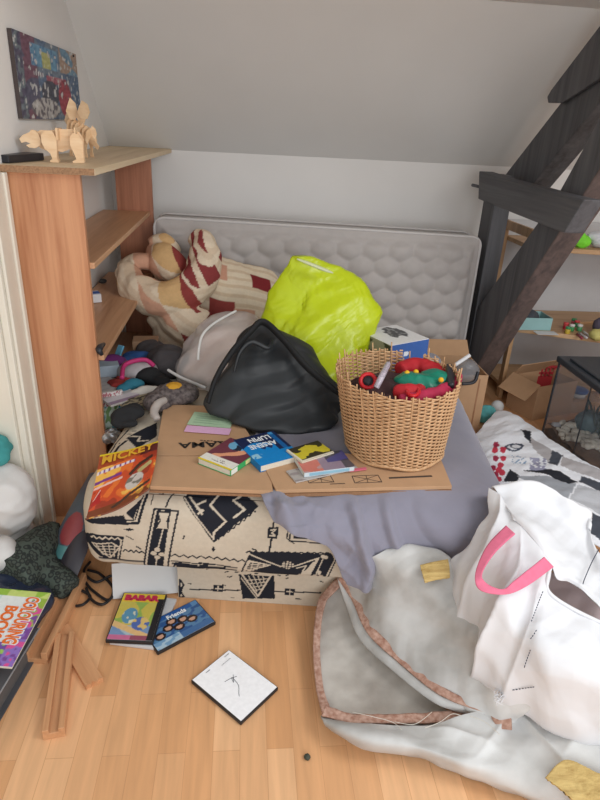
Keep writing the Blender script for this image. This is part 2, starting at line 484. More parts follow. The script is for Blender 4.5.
M('shelf', box(-0.71, -0.474, 1.99, 3.24, 0.632, 0.652, 0.002), pineH, bc)
M('shelf', box(-0.71, -0.49, 1.99, 3.24, 0.30, 0.32, 0.002), pineH, bc)
M('rail', box(-0.70, -0.682, 1.99, 3.24, 1.19, 1.236, 0.001), pineS, bc)
# ------------------------------------------------------------------ timber truss
timb = woodmat('dark old timber', (98, 98, 102), (60, 60, 64), 2, 0.6, 0.6, bump=0.3)
timb2 = woodmat('worn brown timber', (112, 96, 92), (66, 60, 60), 2, 0.6, 0.6, bump=0.3)
def yz(pts, x): return [(min(PX(a, c, x).y, 3.53), min(max(PX(a, c, x).z, 0.0), 1.885)) for a, c in pts]
EX, EY, EZ = V((1, 0, 0)), V((0, 1, 0)), V((0, 0, 1))
timbY = woodmat('dark old tie timber', (98, 98, 102), (60, 60, 64), 1, 0.6, 0.6, bump=0.3)
tr = T('timber_truss', 'dark old roof timbers with a leaning brace, post and tie beside the mattress', 'roof timbers', (1.35, 2.9, 0))
M('post', box(1.295, 1.385, 3.17, 3.33, 0, 1.222, 0.006), timb, tr)
o = V((0, 0, 0))
M('tie_beam', prism(yz([(479, 171), (497, 177), (560, 194), (584, 199.5), (564, 233), (555, 230), (495, 206), (478, 199)], 1.22), o, EY, EZ, EX, 1.22, 1.298, 0.005), timbY, tr)
M('brace', prism(yz([(432, 367), (478, 307), (536, 225), (560, 190), (581, 152), (640, 40), (672, 54), (640, 108), (577, 205), (512, 307), (466, 385)], 1.30), o, EY, EZ, EX, 1.30, 1.41, 0.006), timb, tr, label='leaning brace with a worn brown lower face')
brm = tr.children[-1] if False else [c for c in bpy.data.objects if c.name == 'brace'][0].data
brm.materials.append(timb2)
for f_ in brm.polygons:
    if f_.normal.y < -0.3: f_.material_index = 1
M('rafter', prism(yz([(497, 185), (565, 97), (640, 0), (720, 0), (625, 72), (560, 150), (528, 190)], 1.415), o, EY, EZ, EX, 1.415, 1.52, 0.006), timb, tr)
M('cleat', prism(yz([(548, 97), (552, 90), (600, 27), (640, -25), (690, 20), (563, 103), (549, 103)], 1.40), o, EY, EZ, EX, 1.395, 1.414, 0.003), timb, tr)
p = PX(481, 187, 1.24); M('peg', tube([p + V((0, -0.02, 0)), p + V((-0.03, 0.05, 0.004))], 0.008, 10), timb, tr)
# ------------------------------------------------------------------ mattress
mattm = plain('grey quilted ticking', (186, 180, 177), 0.8, 0.06, 25, 0.12, 300, 0.001, 0.2, sheen=0.2)
mb = plain('mattress binding', (206, 202, 200), 0.8, 0.05, 30)
mt = T('mattress', 'grey quilted mattress standing on its long edge against the back wall', 'mattress', (0.42, 3.2, 0))
MX0, MX1, MZ = -0.445, 1.245, 0.953
def mtop(x): return MZ - 0.022 * (x - MX0)
def hexh(x, z):
    s = 0.135; best = 9
    r0 = round(z / (s * 0.62))
    for r in (r0 - 1, r0, r0 + 1):
        off = 0.5 * s if r % 2 else 0
        c0 = round((x - off) / s)
        for c in (c0 - 1, c0, c0 + 1):
            d = math.hypot((x - off - c * s), (z - r * s * 0.62) * 1.25); best = min(best, d)
    return max(0, 1 - (best / (0.62 * s)) ** 2)
nx, nz = 240, 130
vs, fs = [], []
for i in range(nz + 1):
    for j in range(nx + 1):
        x = MX0 + (MX1 - MX0) * j / nx; z = mtop(x) * i / nz
        ed = min(x - MX0, MX1 - x, mtop(x) - z)
        cx = max(0, 0.05 - (x - MX0)) + max(0, 0.05 - (MX1 - x)); cz = max(0, 0.05 - (mtop(x) - z))
        k = 1.0
        if cx > 0 and cz > 0:
            dd = math.hypot(cx, cz)
            if dd > 0.05:
                sgn = 1 if x - MX0 < 0.06 else -1
                x += sgn * (cx - cx * 0.05 / dd); z -= (cz - cz * 0.05 / dd)
        bulge = 0.035 * (1 - math.exp(-max(0, ed) / 0.05))
        h = 0.034 * hexh(x, z) * min(1, max(0, (ed - 0.035) / 0.03)) + 0.004 * noise.noise(V((x * 5, z * 5, 0)))
        vs.append(V((x, 3.135 - bulge - h, z)))
for i in range(nz):
    for j in range(nx):
        a = i * (nx + 1) + j; fs.append((a, a + 1, a + nx + 2, a + nx + 1))
W1 = nx + 1; k0 = len(vs)
edge = [j for j in range(W1)] + [i * W1 + nx for i in range(1, nz + 1)] + [nz * W1 + j for j in range(nx - 1, -1, -1)] + [i * W1 for i in range(nz - 1, 0, -1)]
for e in edge: vs.append(vs[e] + V((0, 0.16, 0)))
q = len(edge)
for k in range(q): fs.append((edge[(k + 1) % q], edge[k], k0 + k, k0 + (k + 1) % q))
fs.append(tuple(k0 + k for k in range(q))[::-1])
M('body', (vs, fs), mattm, mt, True)
per = [vs[e] for e in edge[W1 + 0: W1 + nz + nx + nz]]
for dy in (0.0, 0.155):
    M('piping', tube([p + V((0, dy, 0.002)) for p in per[::3]], 0.007, 8, n=220), mb, mt, True)
# ------------------------------------------------------------------ sofa bed
a7 = math.radians(-7)
S1, S2 = V((math.cos(a7), math.sin(a7), 0)), V((-math.sin(a7), math.cos(a7), 0))
SO = V((-0.472, 1.50, 0)); SW, SD, SZ0, SZ1, SR = 1.24, 1.50, 0.165, 0.432, 0.085
def sl(u, y, z): return SO + S1 * u + S2 * y + V((0, 0, z))
ARC = SR * PI / 2
def us(px, py):
    """photo point -> (u, s) on the fabric: s climbs the front, rounds the edge, then runs back over the top"""
    r = ray(px, py); n = S2
    t = (SO - CAM).dot(n) / r.dot(n); p = CAM + r * t
    if p.z <= SZ1 - SR: return ((p - SO).dot(S1), p.z)
    q = PZ(px, py, SZ1)
    y = (q - SO).dot(S2)
    if y >= SR: return ((q - SO).dot(S1), SZ1 - SR + ARC + y - SR)
    # march along the rounded edge
    best = None
    for k in range(41):
        th = PI / 2 * k / 40
        c = sl(0, SR - SR * math.cos(th), SZ1 - SR + SR * math.sin(th))
        nn = S2 * math.cos(th) * -1 + V((0, 0, math.sin(th)))
        tt = (c - CAM).dot(nn) / r.dot(nn); pp = CAM + r * tt
        e = abs(((pp - c).dot(S2)) ) + abs((pp - c).z)
        if best is None or e < best[0]: best = (e, (pp - SO).dot(S1), SZ1 - SR + SR * th)
    return best[1], best[2]
def c5(*pts): return [us(80 + x / 4.444, 490 + y / 4.444) for x, y in pts]
def c6(*pts): return [us(200 + x / 4.138, 485 + y / 4.138) for x, y in pts]
def pxs(*pts): return [us(x, y) for x, y in pts]
BLK, CRM = 0, 1
pat = []   # drawn in order: ('f', polygon, tone) filled, ('l', polyline, width, tone) stroke
def fill(p, t=BLK): pat.append(('f', p, t))
def line(p, w=0.004, t=BLK): pat.append(('l', p, w, t))
def zz(p, q, n, amp):
    out = []
    for i in range(n + 1):
        k = i / n; out.append((p[0] + (q[0] - p[0]) * k, p[1] + (q[1] - p[1]) * k + (amp if i % 2 else -amp)))
    return out
# strip with hourglass and clover
line(c5((285, 345), (335, 75), (440, 85), (390, 350)), 0.0045)
fill(c5((297, 345), (346, 83), (408, 90), (372, 346)))
fill(c5((352, 92), (403, 95), (396, 112), (396, 140), (400, 158), (345, 156), (352, 138), (355, 115)), CRM)
line(c5((352, 95), (362, 125), (345, 152)), 0.003); line(c5((402, 97), (392, 125), (398, 155)), 0.003)
line(c5((375, 160), (355, 240)), 0.0025, CRM); line(c5((350, 280), (335, 345)), 0.0025, CRM)
for cx, cy in ((352, 245), (335, 262), (370, 268), (350, 282)):
    u0, s0 = us(80 + cx / 4.444, 490 + cy / 4.444)
    fill([(u0 + 0.009 * math.cos(t * PI / 5), s0 + 0.009 * math.sin(t * PI / 5)) for t in range(10)], CRM)
line(c5((385, 70), (395, 40), (420, 5)), 0.0035)
line(c5((330, 15), (318, 60)), 0.002)
# dark rounded panel at the left end
fill(c5((10, 225), (30, 195), (60, 180), (205, 190), (186, 292), (160, 296), (95, 285), (55, 255), (40, 245), (30, 258), (14, 270)))
line(zz(*c5((55, 195), (190, 200)), 10, 0.004), 0.003, CRM)
line(zz(*c5((195, 200), (175, 290)), 8, 0.0035), 0.003, CRM)
line(c5((60, 225), (150, 218), (185, 235), (140, 290), (60, 225)), 0.003, CRM)
for k in range(4):
    line(c5((80 + 28 * k, 226), (110 + 16 * k, 275 + 3 * k)), 0.002, CRM)
    line(c5((75 + 15 * k, 235 + 12 * k), (180 - 10 * k, 232 + 15 * k)), 0.002, CRM)
# wavy and straight rules
line(zz(*c5((200, 248), (295, 258)), 8, 0.004), 0.0035); line(zz(*c5((410, 272), (600, 285)), 10, 0.005), 0.0035)
line(zz(*c6((60, 285), (195, 298)), 8, 0.005), 0.0035); line(c5((90, 290), (285, 302)), 0.003)
line(c5((410, 300), (600, 322)), 0.003)
# frame at the upper left
line(c5((20, 132), (265, 135), (302, 15)), 0.007); line(c5((30, 118), (250, 122), (285, 20)), 0.003)
fill(c5((210, 92), (280, 28), (243, 120)))
fill(c5((30, 120), (200, 100), (215, 128), (30, 132)))
fill(c5((200, 157), (230, 153), (250, 160), (225, 165))); line(c5((215, 185), (245, 200)), 0.002)
# diamond with zigzags
fill(c6((-70, 48), (-40, 20), (120, -25), (200, 38), (245, 85), (150, 150), (62, 222), (0, 145)))
line(c6((80, 34), (45, 75), (110, 142), (62, 182), (60, 208)), 0.005, CRM)
line(c6((172, 38), (140, 56), (186, 96), (143, 126)), 0.005, CRM)
line(c6((-10, 90), (15, 100), (-5, 110)), 0.004, CRM); line(c5((490, 30), (545, 100), (520, 60), (560, 45)), 0.004, CRM)
line(zz(*c6((80, 205), (230, 100)), 14, 0.004), 0.003); line(c6((-62, 52), (60, 205)), 0.0025, CRM)
fill(c6((60, 235), (68, 248), (60, 258), (52, 247)))
# lower left rectangle with a cream wedge
fill(c5((425, 310), (470, 312), (600, 330), (620, 372), (400, 352))); fill(c6((0, 316), (155, 338), (146, 368), (18, 366), (0, 345)))
line(c5((415, 312), (470, 306)), 0.003); line(c6((0, 308), (160, 332)), 0.003)
line(c5((430, 322), (412, 350)), 0.003, CRM); line(c6((20, 335), (140, 350)), 0.0025, CRM)
fill(c5((485, 337), (596, 344), (545, 371)), CRM)
# label with its stem
line(c6((310, 130), (303, 165)), 0.004); line(c6((298, 205), (290, 252)), 0.0045)
fill(c6((284, 163), (327, 165), (322, 206), (280, 203))); line(c6((294, 175), (315, 172), (300, 185), (312, 195), (292, 195)), 0.003, CRM)
# framed dark square at right
fill(c6((395, 130), (450, 135), (500, 190), (530, 200), (522, 214), (388, 206))); line(c6((385, 130), (370, 215), (525, 228)), 0.003); line(c6((375, 130), (360, 205), (390, 225)), 0.003)
line(c6((402, 192), (500, 200)), 0.0015, CRM); line(c6((400, 140), (395, 195)), 0.0015, CRM)
# long dark panel with lattice triangle, ball and clover
fill(c6((212, 258), (548, 270), (556, 290), (500, 412), (430, 402), (440, 382), (330, 382), (240, 372), (160, 366)))
line(zz(*c6((196, 258), (540, 266)), 26, 0.002), 0.004)
line(c6((210, 268), (335, 322), (395, 320), (485, 288), (440, 382)), 0.0035, CRM)
fill(c6((205, 292), (300, 315), (172, 356)), CRM); fill(c6((212, 303), (280, 315), (187, 346)))
for k in range(4):
    line(c6((200 + 22 * k, 298 + 5 * k), (185 + 26 * k, 350 - 8 * k)), 0.002, CRM); line(c6((195 - 4 * k, 310 + 10 * k), (280 - 20 * k, 318 + 6 * k)), 0.002, CRM)
cx, cy = us(200 + 365 / 4.138, 485 + 316 / 4.138)
fill([(cx + 0.018 * math.cos(t * PI / 8), cy + 0.016 * math.sin(t * PI / 8)) for t in range(16)], CRM)
for k in (-0.009, 0, 0.009):
    line([(cx + k, cy - 0.015), (cx + k + 0.003, cy + 0.015)], 0.002); line([(cx - 0.017, cy + k), (cx + 0.017, cy + k)], 0.002)
fill(c6((360, 382), (440, 340), (470, 300), (480, 310), (430, 400), (400, 392)), CRM); line(c6((400, 330), (440, 320), (425, 345)), 0.003, CRM)
line(c6((515, 275), (480, 360)), 0.002, CRM)
for dx, dy in ((492, 350), (476, 366), (500, 368), (482, 378), (520, 283), (510, 280)):
    u0, s0 = us(200 + dx / 4.138, 485 + dy / 4.138)
    fill([(u0 + 0.008 * math.cos(t * PI / 5), s0 + 0.007 * math.sin(t * PI / 5)) for t in range(10)], CRM)
line(c6((492, 285), (436, 400)), 0.003, CRM); line(c6((565, 285), (512, 412)), 0.003)
# dark square with zigzags on the top, behind the magazine, and loose strokes
fill(pxs((126, 437), (157, 422), (157, 436), (137, 448))); line(pxs((130, 436), (140, 436), (138, 441), (148, 440)), 0.006, CRM)
line(pxs((112, 455), (118, 445), (126, 440)), 0.01); line(pxs((108, 452), (116, 438), (128, 428)), 0.006)
fill(pxs((150, 405), (160, 398), (165, 404), (155, 412)))
rs = random.Random(3)
for k in range(70):
    u0, s0 = rs.uniform(0.02, SW - 0.02), rs.uniform(0.17, 0.85); t = rs.uniform(-0.7, 0.7); L = rs.uniform(0.004, 0.014)
    if k % 3 == 0: t += PI / 2
    pat.insert(0, ('l', [(u0, s0), (u0 + L * math.cos(t), s0 + L * math.sin(t))], rs.uniform(0.002, 0.004), BLK))
def paint(pat, U, S, grid_n=None):
    """numpy raster of the drawing at points U,S -> tone array (1 cream, 0 black)"""
    tone = np.ones_like(U)
    for it in pat:
        P = np.array(it[1]); pad = 0.0 if it[0] == 'f' else it[2]
        idx = np.where((U > P[:, 0].min() - pad) & (U < P[:, 0].max() + pad) & (S > P[:, 1].min() - pad) & (S < P[:, 1].max() + pad))[0]
        if len(idx) == 0: continue
        x, y = U[idx], S[idx]
        if it[0] == 'f':
            c = np.zeros(len(idx), bool); n = len(P); j = n - 1
            for i in range(n):
                if P[i, 1] != P[j, 1]:
                    cond = ((P[i, 1] > y) != (P[j, 1] > y)) & (x < (P[j, 0] - P[i, 0]) * (y - P[i, 1]) / (P[j, 1] - P[i, 1]) + P[i, 0])
                    c ^= cond
                j = i
            tone[idx[c]] = it[2]
        else:
            for (a, b_), (c_, d) in zip(it[1][:-1], it[1][1:]):
                dx, dy = c_ - a, d - b_; L = dx * dx + dy * dy + 1e-12
                t = np.clip(((x - a) * dx + (y - b_) * dy) / L, 0, 1)
                ds = np.hypot(x - a - t * dx, y - b_ - t * dy); tone[idx[ds < it[2] / 2 + 0.0006]] = it[3]
    return tone
def fabric_cols(U, S):
    t = paint(pat, U, S)
    c0 = np.array(lin((36, 38, 46))); c1 = np.array(lin((200, 188, 170)))
    return c0[None, :] * (1 - t[:, None]) + c1[None, :] * t[:, None]
fabm = colmat('ethnic print cotton', 0.85, 0.15, 350, 0.001, 0.15)
sf = T('sofa_bed', 'low foam sofa bed in cream fabric with bold black ethnic print', 'sofa', tuple(sl(SW / 2, SD / 2, 0)))
# cushion: profile (y,z) swept along u with rounded ends
prof = []   # (y, z, s)
def addp(y, z, s): prof.append((y, z, s))
for k in range(6): addp(0.08 - 0.013 * k, SZ0 + 0.002, SZ0 - 0.08 + 0.013 * k)
r2 = 0.03
for k in range(7):
    th = PI / 2 * k / 6; addp(r2 - r2 * math.sin(th) - 0.012, SZ0 + r2 - r2 * math.cos(th), SZ0 + 0.03 * (k / 6))
zf0, zf1 = SZ0 + r2, SZ1 - SR
nf = int((zf1 - zf0) / 0.0022)
for k in range(1, nf): 
    z = zf0 + (zf1 - zf0) * k / nf; addp(-0.012 * (1 + 0.6 * math.sin(PI * k / nf)), z, z)
na = int(ARC / 0.0024)
for k in range(na + 1):
    th = PI / 2 * k / na; addp(SR - SR * math.cos(th) - 0.012 * math.cos(th), SZ1 - SR + SR * math.sin(th), SZ1 - SR + SR * th)
y = SR
while y < 0.75: y += 0.0045; addp(y, SZ1, SZ1 - SR + ARC + y - SR)
while y < SD: y += 0.04; addp(min(y, SD), SZ1, SZ1 - SR + ARC + y - SR)
addp(SD, SZ0, 3)
us_ = []
ul = [0.0]
while ul[-1] < SW: ul.append(ul[-1] + 0.0026)
vs, U, S = [], [], []
re = 0.075
zm = (SZ0 + SZ1) / 2
for (y, z, s) in prof:
    for u in ul:
        e = max(0, re - u, re - (SW - u)); k = 1.0; du = 0
        if e > 0:
            f = e / re; k = math.sqrt(max(0, 1 - min(1, f) ** 2.2)) * 0.42 + 0.58
        hz = (z - zm) * k + zm
        hy = y + (1 - k) * 0.16 * (1 - min(1, max(0, y) / 0.2))
        d = 0.005 * noise.noise(V((u * 6, s * 6, 1))) + 0.003 * noise.noise(V((u * 16, s * 16, 5)))
        n_ = (-1, 0) if z < SZ1 - 0.02 else (0, 1)
        vs.append(sl(u, hy + n_[0] * d, hz + n_[1] * d)); U.append(u); S.append(s)
nu_ = len(ul); fs = []
for i in range(len(prof) - 1):
    for j in range(nu_ - 1): fs.append((i * nu_ + j, i * nu_ + j + 1, (i + 1) * nu_ + j + 1, (i + 1) * nu_ + j))
fs.append(tuple(i * nu_ for i in range(len(prof)))); fs.append(tuple(i * nu_ + nu_ - 1 for i in range(len(prof)))[::-1])
fs.append(tuple(j for j in range(nu_))[::-1] + tuple((len(prof) - 1) * nu_ + j for j in range(nu_)))
M('seat_cushion', (vs, fs), fabm, sf, True, fabric_cols(np.array(U), np.array(S)))
# recessed base, same cloth
pat_top = pat; pat = []
BY = 0.055
def ub(px, py):
    r = ray(px, py); p0 = SO + S2 * BY; t = (p0 - CAM).dot(S2) / r.dot(S2); p = CAM + r * t
    return ((p - SO).dot(S1), p.z)
def b6(*pts): return [ub(200 + x / 4.138, 485 + y / 4.138) for x, y in pts]
line(b6((-40, 432), (165, 436)), 0.004); line(b6((300, 440), (500, 446)), 0.004)
fill(b6((55, 413), (97, 416), (95, 442), (54, 440))); line(b6((65, 428), (88, 430)), 0.003, CRM); line(b6((75, 418), (74, 438)), 0.002, CRM)
fill(b6((350, 428), (392, 430), (390, 458), (350, 455))); line(b6((360, 440), (382, 443)), 0.003, CRM); line(b6((372, 432), (370, 455)), 0.002, CRM)
fill(b6((160, 370), (300, 378), (302, 470), (176, 470)))
line(b6((175, 372), (240, 460), (290, 380)), 0.005, CRM); line(b6((170, 385), (235, 468)), 0.002, CRM)
for k in range(4):
    line(b6((200 + 20 * k, 375), (235 + 10 * k, 440 - 12 * k)), 0.002, CRM); line(b6((190 + 12 * k, 395 + 14 * k), (280 - 8 * k, 388 + 14 * k)), 0.002, CRM)
line(b6((303, 378), (305, 468)), 0.006)
line(b6((-80, 395), (-68, 412), (-80, 440), (-66, 462), (-84, 464), (-84, 392)), 0.005); fill(b6((-90, 420), (-72, 424), (-72, 440), (-90, 440)))
for k in range(30):
    u0, s0 = rs.uniform(0.3, 0.95), rs.uniform(0.01, 0.16); t = rs.uniform(-0.5, 0.5); L = rs.uniform(0.004, 0.012)
    pat.insert(0, ('l', [(u0, s0), (u0 + L * math.cos(t), s0 + L * math.sin(t))], 0.003, BLK))
(pv, pc) = panel(sl(0.27, BY + 0.02, 0.001), S1, V((0, 0, 1)), -S2, 0.85, 0.163, 0.02, lambda u, v: (0, 0, 0), 340, 66, (190, 175, 150))
Ub = np.array([(V(q) - SO).dot(S1) for q in pv[0]]); Zb = np.array([q.z for q in pv[0]])
M('base_front', pv, fabm, sf, False, fabric_cols(Ub, Zb))
pat = pat_top
brn = plain('brown lining', (92, 66, 52), 0.8)
M('base_body', obox(sl(0.70, 0.76, 0.082), S1, S2, EZ, 0.86, 1.36, 0.163, 0.004), brn, sf)
# ------------------------------------------------------------------ sheet over the sofa's right front corner
TOPZ = SZ1 + 0.006
def surf(u, y, off):
    """point on the sofa skin; y<0 hangs down the front, u>SW hangs down the right side"""
    d = max(0.0, 0.11 - y); e = max(0.0, u - (SW - 0.06))
    z = TOPZ + off; yy_ = max(y, 0.0) ; uu = min(u, SW)
    if d > 0:
        a = min(d / 0.17, 1.0) * PI / 2; z -= 0.10 * (1 - math.cos(a)) + max(0, d - 0.17); yy_ = 0.11 - 0.138 * math.sin(a) - off
    if e > 0:
        a = min(e / 0.10, 1.0) * PI / 2; z -= 0.06 * (1 - math.cos(a)) + max(0, e - 0.10); uu = SW - 0.06 + 0.09 * math.sin(a) + off
    return sl(uu, yy_, max(z, 0.012))
left = {1.3: 0.55, 1.0: 0.52, 0.7: 0.5, 0.45: 0.48, 0.25: 0.48, 0.14: 0.49, 0.085: 0.505, 0.04: 0.53, 0.0: 0.556, -0.022: 0.59, -0.04: 0.66, -0.065: 0.725, -0.10: 0.75, -0.134: 0.765, -0.165: 0.775, -0.19: 0.79}
ctrl = []
for y, l in left.items():
    row = []
    for k in range(9):
        row.append(surf(l + (SW + 0.22 - l) * k / 8, y, 0.008))
    ctrl.append(row)
def shd(u, v, p):
    k = min(1, u / 0.12) 
    q = (p - SO); a = q.dot(S1); c = q.dot(S2)
    edge = math.exp(-((u - 0.04) / 0.20) ** 2) * min(1, max(0, (0.045 - c) / 0.05))
    f = 0.010 * (1 + ridge(V((a * 11, c * 11 + p.z * 6, 2)), 2)) * edge * 1.6
    f += 0.006 * cr(p, 7, 4) * (1 - 0.5 * u) + edge * 0.030 * max(-0.1, cr(p, 10, 5, .9) + 0.25)
    f += 0.0028 * ridge(V((a * 5 + c * 4, c * 2.0 - p.z * 5, 7)), 3) + 0.003
    f += 0.030 * max(0, math.sin(a * 44 + c * 10 + p.z * 14 + 3.5 * noise.noise(p * 5))) ** 1.5 * min(1, max(0, (0.05 - c) / 0.05)) * max(0, 1 - u * 1.15)
    return max(f, 0.001)
shm = plain('lavender grey sheet', (136, 134, 148), 0.85, 0.07, 9, 0.12, 420, 0.0006, 0.15, sheen=0.3)
o = M('bed_sheet', sheet(ctrl, 190, 170, 0.004, shd, zmin=0.004), shm, None, True)
tag(o, 'lavender grey bed sheet crumpled over the right front corner of the sofa', 'bed sheet')
# ------------------------------------------------------------------ flattened cardboard box
CZ = 0.461
cbc = (190, 152, 118)
cbm = plain('brown cardboard', cbc, 0.85, 0.07, 20, 0.05, 200, 0.0006, 0.15)
cbe = plain('cardboard edge', (150, 112, 82), 0.9, 0.2, 150)
blk = plain('black print', (38, 34, 32), 0.7)
cb = T('flattened_carton', 'flattened brown cardboard carton lying on the sofa under the books', 'cardboard', tuple(PZ(280, 455, CZ - 0.013)))
def flat(pts, z): return [(PZ(a, b_, z).x, PZ(a, b_, z).y) for a, b_ in pts]
O3 = V((0, 0, 0))
M('flap', prism(flat([(164, 404), (232, 406), (262, 455), (155, 455)], CZ), O3, EX, EY, EZ, CZ - 0.010, CZ - 0.001, 0.001), cbm, cb)
M('panel', prism(flat([(155, 456), (268, 456), (273, 491), (150, 486)], CZ), O3, EX, EY, EZ, CZ - 0.012, CZ, 0.001), cbm, cb)
M('layer', prism(flat([(152, 478), (271, 482), (273, 496), (149, 491)], CZ - 0.013), O3, EX, EY, EZ, CZ - 0.019, CZ - 0.013, 0.001), cbe, cb)
M('panel', prism(flat([(255, 448), (441, 459), (452, 486), (276, 490)], CZ + 0.003), O3, EX, EY, EZ, CZ - 0.008, CZ + 0.003, 0.001), cbm, cb)
M('layer', prism(flat([(277, 480), (440, 476), (452, 490), (277, 495)], CZ - 0.009), O3, EX, EY, EZ, CZ - 0.018, CZ - 0.009, 0.001), cbe, cb)
A, ex, ey, w_, h_ = frame3((228, 441), (178, 443), (226, 452), CZ + 0.0005)
text('lettering', 'RAMA', 0.05, A, ex, ey, EZ, blk, cb, 0.0002, 0.001, sx=1.15)
A, ex, ey, w_, h_ = frame3((232, 442), (198, 440), (230, 446), CZ + 0.0005)
segs_ = []
for k in range(10): segs_.append(obox(A + ex * (0.011 * k) + ey * (0.001 * (k % 3)), ex, ey, EZ, 0.007 + 0.002 * (k % 2), 0.0035, 0.0006))
M('small_print', join(*segs_), blk, cb)
marks = []
def mark(p, q, wd=0.002, z=CZ + 0.0035): marks.append(bar(PZ(*p, z), PZ(*q, z), wd, 0.0006))
for x0, x1 in ((306, 330), (352, 378)):
    mark((x0, 476), (x1, 475)); mark((x0, 476), (x0 + 3, 483)); mark((x1, 475), (x1 + 4, 482)); mark((x0 + 3, 483), (x1 + 4, 482)); mark((x0, 476), (x1 + 4, 482), 0.0015); mark((x1, 475), (x0 + 3, 483), 0.0015); mark((x0 + 14, 475.5), (x0 + 16, 482.5), 0.0015)
mark((389, 478), (432, 476), 0.008); mark((330, 484), (345, 483.5), 0.003)
M('print_marks', join(*marks), plain('faded print', (74, 62, 54), 0.8), cb)
# ------------------------------------------------------------------ papers
def paper(pts, z, c, name, label, cat, t=0.002, fn=None):
    A, ex, ey, w_, h_ = frame3(*pts, z)
    vf, cc = panel(A - EZ * t, ex, ey, EZ, w_, h_, t, fn or (lambda u, v: c), 40, 40, c)
    o = M(name, vf, colmat('printed paper', 0.65), None, False, cc); tag(o, label, cat); return o
def lines_fn(c, d):
    return lambda u, v: d if (int(v * 12) % 2 == 0 and 0.1 < u < 0.35 + 0.5 * abs(math.sin(v * 40)) and 0.1 < v < 0.9) else c
paper(((187, 424), (230, 428), (187, 411)), CZ + 0.003, (176, 204, 172), 'leaflet', 'pale green leaflet lying on the cardboard beside the black bag', 'paper', 0.002, lines_fn((176, 204, 172), (150, 180, 150)))
paper(((184, 431), (229, 434.5), (185, 425)), CZ + 0.0045, (224, 176, 212), 'leaflet', 'narrow pink paper slip below the green leaflet', 'paper', 0.002)
# ------------------------------------------------------------------ books
pagem = plain('page edges', (222, 214, 198), 0.8, 0.12, 200)
prnt = colmat('printed cover', 0.42, 0.0)
def book(name, label, cat, pts, z0, t, fn, spine=None, res=(70, 90), glossy=True, spine_on='ab', loc_parts=True):
    """pts photo corners a,b,d of the top face; a->b the front edge"""
    A, ex, ey, w_, h_ = frame3(*pts, z0 + t)
    A = A - EZ * t
    th = T(name, label, cat, tuple(A + ex * w_ / 2 + ey * h_ / 2))
    ct = 0.0012 if t > 0.006 else t * 0.3
    cv, cc = panel(A + EZ * (t - ct), ex, ey, EZ, w_, h_, ct, fn, res[0], res[1], spine or (225, 222, 214))
    M('front_cover', cv, prnt, th, False, cc)
    M('pages', obox(A + ex * w_ / 2 + ey * h_ / 2 + EZ * (t / 2), ex, ey, EZ, w_ - 0.004, h_ - 0.004, t - 2 * ct + 0.0002), pagem, th)
    bc_ = plain('cover ' + name + str(len(WL)), spine or (225, 222, 214), 0.5)
    M('back_cover', obox(A + ex * w_ / 2 + ey * h_ / 2 + EZ * (ct / 2), ex, ey, EZ, w_, h_, ct), bc_, th)
    if spine_on:
        if spine_on == 'ab': sp = obox(A + ex * w_ / 2 + ey * 0.0008 + EZ * t / 2, ex, ey, EZ, w_, 0.0016, t - 0.0003)
        elif spine_on == 'ad': sp = obox(A + ey * h_ / 2 + ex * 0.0008 + EZ * t / 2, ey, ex, EZ, h_, 0.0016, t - 0.0003)
        else: sp = obox(A + ey * h_ / 2 + ex * (w_ - 0.0008) + EZ * t / 2, ey, ex, EZ, h_, 0.0016, t - 0.0003)
        M('spine', sp, bc_, th)
    return th, A, ex, ey, w_, h_
def nz(u, v, s, seed=0): return noise.noise(V((u * s, v * s, seed * 3.7)))
# white, yellow and maroon paperback with green spine
def f1(u, v):
    # u along the spine (near corner -> right), v away from the spine
    if u < 0.05: return (232, 200, 40)
    if u < 0.26: return (232, 230, 220) if not (((0.11 < u < 0.14 and 0.25 < v < 0.75) or (0.17 < u < 0.19 and 0.35 < v < 0.7)) and nz(u, v, 30, 2) > 0) else (120, 110, 110)
    d = nz(u, v, 5, 1)
    if (u - 0.80) ** 2 / 0.03 + (v - 0.55) ** 2 / 0.07 < 1: return (110, 170, 204) if d < 0.2 else (30, 40, 60)
    if abs(v - 0.5 - 0.25 * math.sin(u * 7)) < 0.13 + 0.08 * d and u < 0.75: return (226, 158, 122)
    return (112, 54, 68)
th, A, ex, ey, w_, h_ = book('paperback_book', 'small maroon and white paperback with green spine and yellow edge on cardboard', 'book', ((230.5, 470.5), (262, 448.6), (200, 456.5)), CZ + 0.001, 0.020, f1, (58, 170, 98))
M('spine_panel', obox(A + ex * 0.018 + EZ * 0.010 - ey * 0.0004, ex, ey, EZ, 0.03, 0.001, 0.016), plain('white print', (230, 232, 225), 0.6), th, label='white patch on the spine')
M('spine_panel', obox(A + ex * w_ * 0.55 + EZ * 0.010 - ey * 0.0004, ex, ey, EZ, 0.028, 0.001, 0.013), plain('cream print', (226, 220, 150), 0.6), th, label='cream patch on the spine')
